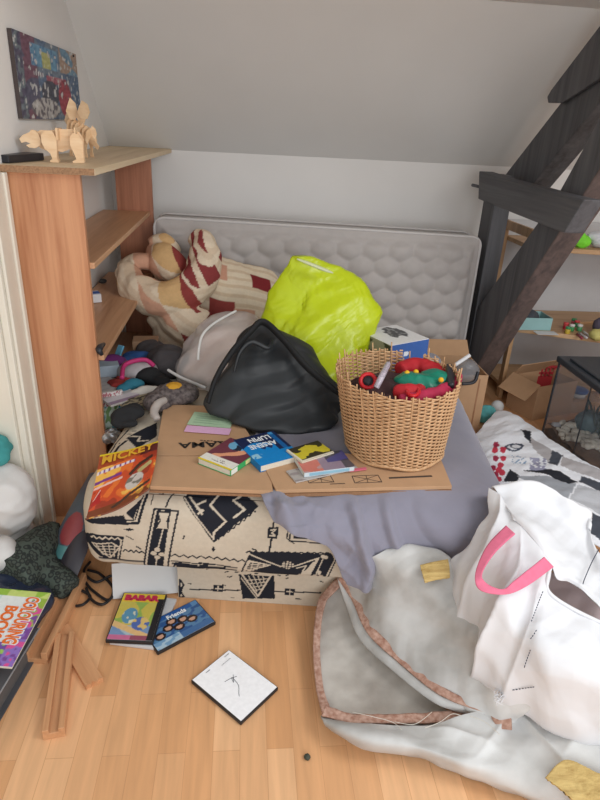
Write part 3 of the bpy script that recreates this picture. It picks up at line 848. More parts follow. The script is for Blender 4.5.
# blue paperback
def f2(u, v):
    if 0.82 < u < 0.93 and 0.35 < v < 0.98: return (18, 96, 160) if v < 0.9 else (70, 150, 210)
    if v > 0.62 + 0.12 * math.sin(u * 5) or u > 0.7 and v > 0.35: return (22, 36, 76)
    if (u - 0.12) ** 2 / 0.02 + (v - 0.30) ** 2 / 0.006 < 1 and nz(u, v, 12, 2) > -0.1: return (150, 198, 220)
    if (0.36 < u < 0.62) and 0.42 < v < 0.58 and abs(u - 0.42) + abs(v - 0.55) < 0.1 or abs(u - 0.58) + abs(v - 0.52) < 0.08: return (24, 48, 100)
    return (10, 132, 204)
th, A, ex, ey, w_, h_ = book('paperback_book', 'bright blue paperback with white upside-down title beside the black bag', 'book', ((260.5, 466), (302, 455), (254.5, 435)), CZ + 0.001, 0.022, f2, (14, 120, 190), (90, 110), True, 'ad')
wtm = plain('white lettering', (236, 240, 242), 0.6)
tp = A + EZ * (0.0222 + 0)
text('title', 'ARSENE', 0.036, tp + ex * w_ * 0.80 + ey * h_ * 0.68, -ex, -ey, EZ, wtm, th, 0.0002, 0.0008, sx=0.75)
text('title', 'LUPIN', 0.036, tp + ex * w_ * 0.80 + ey * h_ * 0.90, -ex, -ey, EZ, wtm, th, 0.0002, 0.0008, sx=0.8)
# dvd stack to the right
def f5(u, v): return (96, 90, 92) if (u > 0.45 and v > 0.25) else ((176, 170, 166) if nz(u, v, 6, 4) > -0.2 else (150, 140, 140))
book('magazine', 'grey magazine lowest in the pile beside the wicker basket', 'magazine', ((296, 482), (358, 468), (285, 471)), CZ + 0.0045, 0.004, f5, (206, 200, 196), (40, 40))
o = M('paper_strip', obox(PZ(358, 469.5, CZ + 0.008), (PZ(368, 468, .469) - PZ(352, 470, .469)).normalized(), EY, EZ, 0.055, 0.012, 0.003), plain('pink card', (216, 110, 130), 0.6), None)
tag(o, 'pink card strip poking out of the pile beside the basket', 'card')
def f4(u, v):
    d = nz(u, v, 4, 5)
    if u > 0.55 and v > 0.4: return (78, 74, 132) if d > -0.1 else (66, 62, 80)
    if u > 0.82: return (90, 84, 92)
    if u < 0.4 and v < 0.7: return (204, 120, 108) if d > -0.2 else (190, 150, 150)
    return (150, 132, 150)
th, A, ex, ey, w_, h_ = book('dvd_case', 'coral and violet film case with pale blue spine on the grey magazine', 'dvd', ((304.5, 473), (354.5, 466.5), (301, 455)), CZ + 0.009, 0.015, f4, (206, 216, 222), (60, 50))
M('spine_panel', obox(A + ex * w_ * 0.5 + EZ * 0.0075 - ey * 0.0004, ex, ey, EZ, w_ * 0.8, 0.001, 0.009), plain('blue print', (140, 184, 206), 0.5), th, label='pale blue spine strip')
def f3(u, v):
    if u < 0.06 or v < 0.10: return (226, 218, 196)
    d = nz(u, v, 7, 6)
    return (206, 190, 52) if abs(v - 0.55 + 0.15 * math.sin(u * 9)) < 0.26 + 0.2 * d else (54, 48, 34)
book('booklet', 'yellow and black booklet lying across the film case and blue paperback', 'booklet', ((302, 462), (334, 452), (299, 446)), CZ + 0.0245, 0.006, f3, (228, 220, 200), (60, 60))
# ------------------------------------------------------------------ comic magazine over the sofa's front left corner
def comic(u, v):
    v = 1 - v        # v=0 at the top edge
    if v < 0.055: return (232, 208, 40)
    if v < 0.27 - 0.04 * u: return (96, 42, 42) if u > 0.74 + 0.1 * nz(u, v, 6, 9) else ((170, 76, 46) if nz(u, v, 5, 9) > -0.2 else (196, 96, 50))
    for k, (a, b_) in enumerate(((0.02, 0.62), (0.0, 0.42), (0.0, 0.45))):
        y0 = (0.33, 0.47, 0.55)[k] - 0.05 * u
        if a < u < b_ and abs(v - y0) < (0.022, 0.022, 0.016)[k]:
            return (232, 222, 226) if k == 0 and int(u * 40) % 3 else ((120, 60, 140) if k < 2 else (230, 190, 180))
    # white and red tent-like shapes, pale swirls, dark diagonal
    if inpoly(u, v, [(0.02, 0.80), (0.16, 0.60), (0.20, 0.78)]): return (176, 40, 40)
    if inpoly(u, v, [(0.06, 0.72), (0.16, 0.58), (0.16, 0.66)]): return (226, 214, 204)
    if nearseg(u, v, [(0.40, 0.92), (0.62, 0.83), (0.80, 0.80), (0.95, 0.78)]) < 0.025: return (62, 46, 40)
    if (u - 0.66) ** 2 / 0.018 + (v - 0.66) ** 2 / 0.012 < 1: return (206, 202, 196) if nz(u, v, 9, 3) > -0.15 else (120, 120, 112)
    if nearseg(u, v, [(0.58, 0.52), (0.70, 0.40), (0.88, 0.33)]) < 0.03: return (60, 44, 40)
    if nearseg(u, v, [(0.72, 0.52), (0.86, 0.44)]) < 0.04: return (190, 176, 120)
    d = nz(u, v, 3.2, 11) + 0.5 * nz(u, v, 9, 12)
    if v > 0.86: return (120, 58, 30) if d < 0.1 else (196, 142, 60)
    if d > 0.25: return (246, 190, 90)
    if d > 0.0: return (228, 116, 52)
    return (204, 78, 44) if d > -0.35 else (160, 58, 40)
ctl = [[PZ(100, 455, .462), PZ(130, 449, .468), PZ(158, 441, .486)], [PZ(94, 487, .452), PZ(126, 474, .456), PZ(155, 463, .476)], [PZ(86, 519, .428), PZ(119, 508, .444), PZ(148, 489, .470)]]
vf, cc = sheet(ctl, 80, 110, 0.004, None, lambda u, v: comic(u, 1 - v))
cmz = T('comic_magazine', 'orange comic magazine with yellow title draped over the sofa front left corner', 'magazine', tuple(PZ(122, 480, 0.44)))
M('cover', vf, colmat('glossy magazine', 0.3, spec=0.5), cmz, True, cc)
A, B, D = ctl[0][0], ctl[0][2], ctl[2][0]
gg = gridpts(ctl, 41, 41)
def onmag(u, v, off):
    i, j = min(max(v, 0), 1) * 40, min(max(u, 0), 1) * 40
    i0, j0 = min(int(i), 39), min(int(j), 39); fi, fj = i - i0, j - j0
    p = (gg[i0][j0] * (1 - fj) + gg[i0][j0 + 1] * fj) * (1 - fi) + (gg[i0 + 1][j0] * (1 - fj) + gg[i0 + 1][j0 + 1] * fj) * fi
    return p + (gg[i0][j0 + 1] - gg[i0][j0]).cross(gg[i0][j0] - gg[i0 + 1][j0]).normalized() * (off + 0.004)
def text_on(name, s, u0, v0, du, dv, size_u, mat, parent, mapf, off=0.0006, bold=0.02):
    cu = bpy.data.curves.new(name, 'FONT'); cu.body = s; cu.size = 1; cu.offset = bold; cu.resolution_u = 3
    ob = bpy.data.objects.new(name, cu); COL.objects.link(ob); dg = bpy.context.evaluated_depsgraph_get(); dg.update()
    m2 = bpy.data.meshes.new_from_object(ob.evaluated_get(dg)); X = [v.co.x for v in m2.vertices]; wd = max(X) - min(X); x0 = min(X)
    vs = [mapf(u0 + du[0] * (v.co.x - x0) / wd + dv[0] * v.co.y, v0 + du[1] * (v.co.x - x0) / wd + dv[1] * v.co.y, off) for v in m2.vertices]
    fs = [tuple(p.vertices) for p in m2.polygons]
    bpy.data.objects.remove(ob); bpy.data.curves.remove(cu); bpy.data.meshes.remove(m2)
    return M(name, (vs, fs), mat, parent)
text_on('title', 'MICKEY', 0.09, 0.225, (0.82, -0.02), (0, -0.2), 1, plain('title yellow', (222, 170, 52), 0.4), cmz, onmag, 0.0008, 0.03)
# ------------------------------------------------------------------ duvet heap
def dcol(p, n=None):
    """patchwork cotton: cream stripes with maroon, pink and ochre squares, cut by 3-D position"""
    q = V((p.x * 0.9 + 0.35 * p.z, 0.3 * p.x + p.z * 0.8 - p.y * 0.55, 0))
    a, b_ = q.x / 0.088 + 0.3 * noise.noise(p * 5), q.y / 0.075
    i, j = math.floor(a), math.floor(b_); h = (i * 73 + j * 151 + i * j * 31) % 11
    base = (226, 208, 184) if (math.floor(b_ * 5) % 2) else (216, 194, 168)
    if h in (1, 6) and 0.12 < a - i < 0.8 and 0.1 < b_ - j < 0.85: base = (140, 62, 62)
    elif h in (4,): base = (206, 158, 132)
    elif h in (7,): base = (214, 176, 126)
    elif h == 9 and (a - i) < 0.5: base = (146, 66, 62)
    return base
dvm = colmat('patchwork cotton', 0.85, 0.1, 200, 0.001, 0.15)
def dvis(p, n): return 0.012 * cr(p, 8, 5, 0.6) + 0.003 * noise.noise(p * 24)
Y0 = 2.85
def D(px, py, Y): return PY(px, py, Y)
parts = [
    tube([D(124, 268, 2.86), D(136, 288, 2.78), D(160, 300, 2.74), D(188, 292, 2.76), D(204, 268, 2.82), D(203, 245, 2.88), D(193, 236, 2.92)], [0.045, 0.075, 0.085, 0.085, 0.085, 0.065, 0.035], 14),
    tube([D(120, 270, 2.9), D(136, 262, 2.9), D(150, 262, 2.92)], [0.035, 0.045, 0.04], 12),
    tube([D(155, 250, 3.0), D(166, 262, 2.92), D(180, 276, 2.9)], [0.05, 0.085, 0.07], 14),
    tube([D(152, 246, 3.0), D(164, 241, 3.0), D(176, 254, 3.0)], [0.035, 0.04, 0.03], 12),
    tube([D(165, 305, 2.78), D(185, 322, 2.74), D(205, 330, 2.72)], [0.08, 0.10, 0.09], 14),
    tube([D(180, 300, 2.9), D(170, 290, 3.0), D(195, 280, 3.0)], [0.08, 0.1, 0.08], 12),
    tube([D(158, 312, 2.85), D(172, 335, 2.82), D(180, 360, 2.78)], [0.06, 0.09, 0.11], 12),
]
vf = blobmesh(parts, 0.0055, 9, dvis)
o = M('duvet', vf, dvm, None, True, [lin(dcol(p)) for p in vf[0]])
tag(o, 'crumpled cream patchwork duvet rolled in a swirl against the bookcase end', 'duvet')
pil = [[D(203, 250, 2.98), D(222, 258, 3.0), D(245, 265, 3.02), D(272, 272, 3.03), D(282, 290, 3.03)],
       [D(202, 268, 2.88), D(222, 275, 2.88), D(250, 280, 2.92), D(275, 290, 2.96), D(284, 300, 2.98)],
       [D(200, 292, 2.84), D(222, 300, 2.82), D(250, 303, 2.86), D(275, 310, 2.9), D(284, 318, 2.95)],
       [D(200, 318, 2.86), D(222, 325, 2.84), D(250, 328, 2.88), D(275, 335, 2.92), D(284, 342, 2.95)]]
def pilcol(u, v):
    if int(v * 26) % 3 == 0: c = (214, 192, 164)
    else: c = (228, 212, 188)
    for (a, b_, w_, h_, k) in ((0.60, 0.34, 0.09, 0.11, (134, 48, 52)), (0.18, 0.30, 0.12, 0.12, (206, 156, 132)), (0.25, 0.78, 0.12, 0.10, (150, 70, 66)), (0.86, 0.55, 0.08, 0.1, (218, 184, 130)), (0.45, 0.85, 0.1, 0.1, (206, 160, 136)), (0.02, 0.5, 0.06, 0.1, (140, 56, 56))):
        if abs(u - a) < w_ and abs(v - b_) < h_: c = k
    if abs(u - 0.8) < 0.03 and 0.3 < v < 0.42: c = (206, 146, 124)
    return c
vf, cc = sheet(pil, 90, 70, 0.07, lambda u, v, p: 0.012 * math.sin(v * PI * 5) * 0.3 + 0.008 * ridge(p * 8, 2), pilcol)
o = M('quilt', vf, dvm, None, True, cc)
tag(o, 'cream striped quilt with maroon squares leaning on the mattress behind the bags', 'quilt')
# ------------------------------------------------------------------ clear storage bag
clr = clearmat('clear milky plastic', (232, 224, 220), 0.42, 0.3)
tb = T('storage_bag', 'translucent milky zip bag with white piping and a pinkish filling', 'bag', tuple(PY(220, 380, 2.3)))
rows = [(222, 246, 312, 2.42, 0.02), (205, 258, 320, 2.40, 0.07), (194, 264, 335, 2.36, 0.11), (183, 268, 352, 2.32, 0.13), (176, 270, 368, 2.29, 0.13), (180, 262, 380, 2.26, 0.10)]
M('film', loft_px(rows, 80, 90, lambda p: 0.034 * cr(p, 8, 5, 0.5)), clr, tb, True)
rows2 = [(212, 248, 328, 2.40, 0.03), (200, 258, 340, 2.37, 0.07), (192, 262, 355, 2.33, 0.09), (186, 262, 368, 2.30, 0.10), (192, 255, 377, 2.28, 0.07)]
M('filling', loft_px(rows2, 30, 40, lambda p: 0.030 * cr(p, 9, 5, .5)), plain('pink wool', (222, 196, 184), 0.9, 0.15, 14, 0.2, 90), tb, True, label='pinkish filling')
pip = plain('white piping', (226, 224, 222), 0.6)
M('piping', tube([PY(198, 360, 2.16), PY(199, 348, 2.18), PY(203, 334, 2.22), PY(216, 322, 2.30), PY(236, 311, 2.38)], 0.005, 8, 40), pip, tb, True)
M('piping', tube([PY(168, 370, 2.22), PY(182, 378, 2.17), PY(206, 388, 2.12)], 0.006, 8, 30), pip, tb, True)
# ------------------------------------------------------------------ lime bag
lime = plain('lime plastic', (190, 206, 24), 0.36, 0.06, 9, 0.3, 90, 0.002, 0.5)
gb = T('carrier_bag', 'big crinkled lime green plastic bag standing before the mattress', 'bag', tuple(PY(320, 380, 2.3)))
rows = [(294, 306, 256, 2.36, 0.008), (290, 326, 262, 2.36, 0.015), (286, 346, 269, 2.355, 0.025), (281, 362, 279, 2.345, 0.045), (275, 371, 293, 2.33, 0.07), (268, 381, 308, 2.31, 0.09), (263, 378, 318, 2.29, 0.105), (261, 370, 330, 2.275, 0.115), (262, 364, 346, 2.25, 0.12), (268, 362, 362, 2.22, 0.14), (275, 358, 385, 2.18, 0.12), (280, 354, 396, 2.16, 0.10)]
def gdis(p):
    return 0.040 * cr(V((p.x, p.y, p.z)), 4.2, 4, 0.9, 1) + 0.010 * cr(V((p.x, p.y * 0.4, p.z)), 13, 5, 1.1, 3) + 0.0035 * cr(V((p.x, p.y * 0.4, p.z)), 42, 4, 0.5, 2)
M('body', loft_px(rows, 150, 190, gdis), lime, gb, True)
M('rim', tube([PY(297, 259, 2.27), PY(310, 264, 2.26), PY(325, 270, 2.25), PY(333, 273, 2.25)], [0.006, 0.011, 0.011, 0.004], 8, 30, flat=0.6), plain('pale rim', (206, 212, 170), 0.5), gb, True, label='pale folded rim')
# ------------------------------------------------------------------ black bag
bkm = plain('black nylon', (34, 37, 40), 0.52, 0.15, 8, 0.12, 500, 0.0005, 0.5)
bb = T('holdall', 'black nylon bag slumped on the cardboard with its opening at the peak', 'bag', tuple(PZ(285, 432, 0.465)))
rows = [(257, 267, 324, 2.06, 0.015), (247, 284, 331, 2.05, 0.035), (238, 300, 341, 2.03, 0.06), (228, 314, 355, 2.00, 0.085), (218, 326, 372, 1.97, 0.085), (209, 336, 390, 1.94, 0.09), (207, 341, 404, 1.92, 0.09), (222, 341, 416, 1.89, 0.09), (250, 336, 426, 1.86, 0.06), (262, 330, 430, 1.85, 0.03)]
def bdis(p): return 0.040 * cr(V((p.x, p.y, p.z * 0.8)), 4.2, 4, 0.7, 2) + 0.014 * cr(p, 10, 4, 0.6) + 0.012 * noise.noise(p * 6) - 0.004
M('body', loft_px(rows, 110, 130, bdis), bkm, bb, True)
stp = plain('black webbing', (24, 25, 27), 0.75, 0.2, 60, 0.2, 300)
M('strap', tube([PY(208, 403, 1.80), PY(216, 378, 1.83), PY(232, 352, 1.88), PY(250, 332, 1.96), PY(263, 322, 2.00), PY(282, 338, 1.95), PY(306, 366, 1.87), PY(332, 388, 1.82), PY(342, 396, 1.82)], [0.014, 0.016, 0.018, 0.018, 0.020, 0.020, 0.020, 0.018, 0.012], 10, 90, flat=0.55), stp, bb, True)
M('lip', tube([PY(234, 372, 1.88), PY(240, 352, 1.90), PY(252, 342, 1.93), PY(268, 348, 1.93), PY(272, 340, 1.97)], [0.005, 0.008, 0.009, 0.008, 0.005], 8, 50), bkm, bb, True, label='folded mouth of the bag')
# ------------------------------------------------------------------ printed box
whm = plain('white card', (226, 226, 228), 0.45, 0.03)
A, ex, ey, w_, h_ = frame3((359, 330.5), (391, 345.5), (383, 319), 0.665)
pb = T('product_box', 'white box with blue side and a dark machine picture behind the basket', 'box', tuple(A + ex * w_ / 2 + ey * h_ / 2 - EZ * (0.665 - TOPZ)))
def ftop(u, v):
    d = nz(u, v, 6, 21)
    if (u - 0.42) ** 2 / 0.09 + (v - 0.62) ** 2 / 0.075 < 1 + 0.9 * d and not (v < 0.45 and u > 0.75): return (66, 68, 72) if nz(u, v, 16, 22) > -0.15 else (150, 150, 150)
    if v < 0.12 and u < 0.3: return (190, 190, 190)
    return (230, 229, 230)
vf, cc = panel(A - EZ * 0.002, ex, ey, EZ, w_, h_, 0.002, ftop, 50, 50, (225, 225, 228)); M('lid', vf, prnt, pb, False, cc)
def fleft(u, v):
    if nz(u, v, 5, 23) > 0.1 and v > 0.5: return (70, 68, 66)
    return (52, 50, 52) if u < 0.12 else (164, 156, 150)
H0 = 0.665 - 0.002 - TOPZ - 0.004
vf, cc = panel(A - EZ * (H0 + 0.002) + ey * 0.002, ex, EZ, -ey, w_, H0, 0.002, fleft, 30, 50, (220, 220, 220)); M('side', vf, prnt, pb, False, cc, 'grey pictured side')
blu = plain('blue card', (54, 96, 164), 0.45, 0.06)
def fright(u, v): return (226, 230, 236) if ((u - 0.42) ** 2 + (v - 0.80) ** 2 * 1.6 < 0.004) else (54, 96, 166)
vf, cc = panel(A + ex * (w_ - 0.002) - EZ * (H0 + 0.002), ey, EZ, ex, h_, H0, 0.002, fright, 40, 60, (54, 96, 164)); M('side', vf, prnt, pb, False, cc, 'blue side')
M('carton_body', obox(A + ex * w_ / 2 + ey * h_ / 2 - EZ * (H0 / 2 + 0.002), ex, ey, EZ, w_ - 0.006, h_ - 0.006, H0), whm, pb)
# ------------------------------------------------------------------ carton at the right of the sofa
P0 = PZ(477, 436, 0.0)
cart = T('moving_carton', 'open brown carton standing on the floor between sofa and timber brace', 'carton', (P0.x - 0.15, P0.y + 0.15, 0))
bx0, bx1, by0, by1, bh = P0.x - 0.235, P0.x, P0.y, P0.y + 0.28, 0.335
for nm, q in (('wall', (bx0, bx1, by0, by0 + 0.006, 0, bh)), ('wall', (bx0, bx1, by1 - 0.006, by1, 0, bh)), ('wall', (bx0, bx0 + 0.006, by0 + 0.006, by1 - 0.006, 0, bh)), ('wall', (bx1 - 0.006, bx1, by0 + 0.006, by1 - 0.006, 0, bh)), ('bottom', (bx0 + 0.006, bx1 - 0.006, by0 + 0.006, by1 - 0.006, 0.001, 0.007))):
    M(nm, box(*q, 0.001), cbm, cart)
M('flap', obox(V(((bx0 + bx1) / 2, by1 + 0.035, bh + 0.03)), EX, V((0, 0.75, 0.66)).normalized(), V((0, -0.66, 0.75)).normalized(), bx1 - bx0, 0.10, 0.004), cbm, cart)
M('tape', box(bx1 - 0.045, bx1 - 0.037, by0 - 0.0008, by0, 0.01, bh - 0.02), plain('tape edge', (160, 116, 84), 0.5), cart)
# ------------------------------------------------------------------ wicker basket
BC = PZ(394, 446, 0.468); BZ = BC.z
rimc = None
best = None
for k in range(60):
    z = 0.55 + k * 0.005; x_, y_ = proj(V((BC.x, BC.y, z)))
    if best is None or abs(y_ - 372) < best[0]: best = (abs(y_ - 372), z, x_)
RZ = best[1]; LEAN = (398 - best[2]) / 310.0
print('basket', BC, RZ, best)
dpt = (WR.transposed() @ (BC - CAM)).z
R0 = 47.0 / F * dpt; dpt2 = (WR.transposed() @ (V((BC.x, BC.y, RZ)) - CAM)).z; R1 = 61.0 / F * dpt2
BH = RZ - BZ
wick = woodmat('willow', (210, 170, 128), (172, 128, 88), 2, 3.0, 0.55, bump=0.1)
bk = T('wicker_basket', 'big round wicker basket with broken rim full of toys, standing on the cardboard', 'basket', (BC.x, BC.y, BZ))
def bctr(z): return V((BC.x + LEAN * (z - BZ) / BH, BC.y, z))
def brad(z): return R0 + (R1 - R0) * ((z - BZ) / BH) ** 0.9
NS = 54
def rimh(a):
    # a = angle, -pi/2 faces the camera; jagged broken edge
    j = 0.006 * noise.noise(V((a * 3, 1, 0))) + 0.012 * (noise.noise(V((a * 9, 4, 0))))
    front = max(0, -math.sin(a))
    return BH - 0.012 * front + j - (0.03 if 0.9 < a % (2 * PI) < 1.25 else 0)
rows_n = int(BH / 0.0060)
vs, fs = [], []
SEG = NS * 4; SD_ = 5; TR = 0.0028
for r in range(rows_n + 1):
    z = BZ + 0.006 + r * 0.0060
    keep = [(r * 0.0060 + 0.004) < rimh(2 * PI * k / SEG) for k in range(SEG)]
    base = len(vs)
    for k in range(SEG):
        a = 2 * PI * k / SEG
        rr = brad(z) + 0.0032 * math.cos(a * NS / 2 * 1.0 * 1 + (PI if r % 2 else 0)) * 1.0
        zz_ = z + 0.0012 * noise.noise(V((a * 6, r * 3.1, 0)))
        c = bctr(z); c.z = zz_
        d = V((math.cos(a), math.sin(a), 0))
        for s in range(SD_):
            t = 2 * PI * s / SD_; vs.append(c + d * (rr + TR * math.cos(t)) + V((0, 0, TR * 1.15 * math.sin(t))))
    for k in range(SEG):
        k2 = (k + 1) % SEG
        if keep[k] and keep[k2]:
            for s in range(SD_):
                s2 = (s + 1) % SD_
                fs.append((base + k * SD_ + s, base + k2 * SD_ + s, base + k2 * SD_ + s2, base + k * SD_ + s2))
        elif keep[k] != keep[k2]:
            q = k if keep[k] else k2
            fs.append(tuple(base + q * SD_ + s for s in range(SD_)))
M('woven_wall', (vs, fs), wick, bk, True)
M('base', lathe(V((BC.x, BC.y, BZ)), [(R0 * 0.97, 0.0), (R0 * 1.0, 0.006), (R0 * 0.97, 0.012)], 40), wick, bk, True)
M('foot_braid', join(*[tube([V((BC.x + (R0 + 0.004) * math.cos(2 * PI * k / 24 + ph), BC.y + (R0 + 0.004) * math.sin(2 * PI * k / 24 + ph), BZ + 0.006 + 0.004 * math.sin(k * PI / 2 + ph * 9))) for k in range(24)], 0.0045, 6, 150, True) for ph in (0, 0.2)]), wick, bk, True)
st = []
for k in range(NS):
    a = 2 * PI * (k + 0.5) / NS
    d = V((math.cos(a), math.sin(a), 0)); ht = rimh(a)
    tip = ht + (0.012 + 0.03 * random.random() if math.sin(a) > -0.45 and k % 3 == 0 else (0.004 + 0.008 * random.random()))
    ps = [bctr(BZ + tip * t) + d * (brad(BZ + min(tip, BH) * t)) for t in (0.02, 0.5, 1.0)]
    ps[-1] += V((random.uniform(-0.006, 0.006), random.uniform(-0.006, 0.006), 0))
    M('stake', tube(ps, [0.0027, 0.0027, 0.0022], 6, 14), wick, bk, True)
# ------------------------------------------------------------------ toys in the basket
TZ = RZ - 0.035
def tp3(px, py, z=None): return PZ(px, py, TZ if z is None else z)
red = plain('red cloth', (186, 34, 44), 0.7, 0.2, 30); redp = plain('red plastic', (206, 30, 40), 0.35)
grn = plain('teal satin', (22, 128, 104), 0.35, 0.25, 12); yel = plain('yellow pompom', (236, 182, 40), 0.8)
dk = plain('dark plastic', (40, 40, 46), 0.4, 0.1); pkb = plain('raspberry cloth', (180, 40, 76), 0.75, 0.2, 24)
def soft(name, parent, parts, mat, vox=0.005, amp=0.004, sc=18, sm=4, label=None):
    vf = blobmesh(parts, vox, sm, lambda p, n: amp * ridge(p * sc, 2)); return M(name, vf, mat, parent, True, label=label)
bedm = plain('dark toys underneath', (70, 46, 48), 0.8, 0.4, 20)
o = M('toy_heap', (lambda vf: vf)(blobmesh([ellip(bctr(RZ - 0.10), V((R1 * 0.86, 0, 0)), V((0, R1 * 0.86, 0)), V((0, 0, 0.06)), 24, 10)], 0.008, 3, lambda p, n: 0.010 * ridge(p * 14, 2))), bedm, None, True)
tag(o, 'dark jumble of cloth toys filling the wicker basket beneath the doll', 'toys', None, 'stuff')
jd = T('jester_doll', 'cloth jester doll in red and teal with yellow bobbles lying in the basket', 'doll', tuple(tp3(420, 385, TZ - 0.05)))
soft('tunic', jd, [ellip(tp3(418, 383), V((0.070, -0.01, 0)), V((0.0, 0.045, 0)), V((0, 0, 0.028)), 18, 12), ellip(tp3(436, 381), V((0.05, -0.01, 0)), V((0.0, 0.04, 0)), V((0, 0, 0.03)), 18, 12)], grn, 0.005, 0.006, 16)
soft('sleeve', jd, [tube([tp3(400, 370), tp3(415, 366), tp3(432, 370), tp3(447, 374)], [0.022, 0.026, 0.026, 0.02], 12)], red, 0.005, 0.004, 20, label='red sleeve')
soft('leg', jd, [tube([tp3(396, 392), tp3(408, 393, TZ + 0.005), tp3(421, 391)], [0.02, 0.024, 0.02], 12)], red, 0.005, 0.004, 20, label='red leg')
M('cuff', tube([tp3(413 + 6 * math.cos(k * PI / 4), 391 + 5 * math.sin(k * PI / 4), TZ + 0.02) for k in range(8)], 0.006, 8, 40, True), redp, jd, True)
soft('head', jd, [ball(tp3(432, 364, TZ + 0.005), 0.020)], plain('white felt', (224, 218, 210), 0.85), 0.004, 0.002, 30, label='white felt head')
for q, (x_, y_) in enumerate(((407, 373), (416, 372), (441, 380))):
    M('bobble', ball(tp3(x_, y_, TZ + 0.028), 0.0085, 14, 10), yel, jd, True, label='yellow bobble')
M('boot', tube([tp3(449, 366, TZ + 0.03), tp3(450, 376, TZ + 0.02), tp3(451, 386, TZ + 0.02)], [0.010, 0.015, 0.010], 12, 24), dk, jd, True, label='black boot')
tr_ = T('toy_ring', 'red rimmed dark toy wheel at the left inside the basket', 'toy', tuple(tp3(372, 382)))
rc = tp3(368, 381, TZ + 0.01); rn = V((-0.2, -0.75, 0.62)).normalized()
s_ = rn.orthogonal().normalized(); t_ = rn.cross(s_)
M('rim', tube([rc + (s_ * math.cos(k * PI / 6) + t_ * math.sin(k * PI / 6)) * 0.022 for k in range(12)], 0.0065, 10, 60, True), redp, tr_, True)
M('hub', lathe(rc - rn * 0.025, [(0.017, 0), (0.021, 0.01), (0.017, 0.028)], 24, rn), dk, tr_, True)
M('body', ellip(rc - rn * 0.03 + V((0.02, 0.01, 0)), V((0.035, 0, 0)), V((0, 0.03, 0)), V((0, 0, 0.025)), 20, 12), dk, tr_, True, label='dark toy body')
gl = plain('glitter', (196, 184, 196), 0.25, 0.5, 220, 0.6, 300, 0.002, 0.8)
o = M('glitter_wand', tube([tp3(376, 388, TZ + 0.01), tp3(382, 376, TZ + 0.04), tp3(388, 364, TZ + 0.05)], [0.009, 0.010, 0.009], 10, 20), gl, None, True); tag(o, 'silver pink glitter wand sticking up between the red wheel and doll', 'toy')
vf = blobmesh([tube([tp3(400, 399, TZ), tp3(425, 396, TZ + 0.005), tp3(450, 388, TZ), tp3(457, 375, TZ)], [0.012, 0.016, 0.02, 0.014], 10)], 0.005, 4, lambda p, n: 0.004 * ridge(p * 20, 2))
o = M('cloth_purse', vf, pkb, None, True); tag(o, 'raspberry pink cloth lying along the front right rim of the basket', 'cloth')
# clear goggles behind
gm = clearmat('smoky clear plastic', (150, 152, 156), 0.5, 0.15)
gg_ = T('plastic_visor', 'clear smoky plastic visor with pale stick on the open carton behind the basket', 'plastic toy', tuple(PY(468, 384, 2.60)))
vf = blobmesh([ellip(PY(467, 371, 2.60), V((0.055, 0, 0)), V((0, 0.05, 0)), V((0, 0, 0.062)), 20, 14)], 0.007, 3, lambda p, n: 0.008 * noise.noise(p * 20))
M('shell', vf, gm, gg_, True)
M('stick', tube([PY(455, 365, 2.53), PY(470, 355, 2.54)], 0.009, 10, 8), whm, gg_, True)
M('clip', tube([PY(462, 384, 2.54), PY(474, 382, 2.54), PY(478, 372, 2.56)], 0.008, 8, 20), dk, gg_, True)
def G(rows): return [[PZ(*p) for p in r] for r in rows]
def wrink(a, s, seed=0, fold=0.0, fd=(1, 0.3, 0.2), ff=14):
    def f(u, v, p):
        q = p + V((seed, 0, 0))
        r = 2.2 * a * cr(q, s * 0.75, 5, 0.6, int(seed) % 5) + 0.8 * a * cr(q, s * 2.2, 4, 0.5, int(seed) % 3) + 0.5 * a * noise.noise(q * s)
        if fold: r += fold * math.sin((p.x * fd[0] + p.y * fd[1] + p.z * fd[2]) * ff + 2.2 * noise.noise(q * 4))
        return r
    return f
gsk = plain('grey woven sack', (214, 214, 213), 0.55, 0.16, 5, 0.3, 700, 0.0008, 0.3, c2=(164, 162, 158))
gsi = plain('soiled sack lining', (198, 192, 184), 0.75, 0.2, 9, 0.3, 500, 0.0006, 0.2, c2=(164, 156, 148))
wsk = plain('white woven sack', (222, 222, 225), 0.5, 0.05, 6, 0.2, 700, 0.0005, 0.35)
rustc = plain('rust stitched tape', (198, 164, 148), 0.85, 0.3, 90, 0.5, 240, 0.001, 0.15, c2=(156, 112, 94))
gs = T('bulk_sack', 'grey woven bulk sack with rust stitched hems spread on the floor before the sofa', 'sack', tuple(PZ(420, 680, 0)))
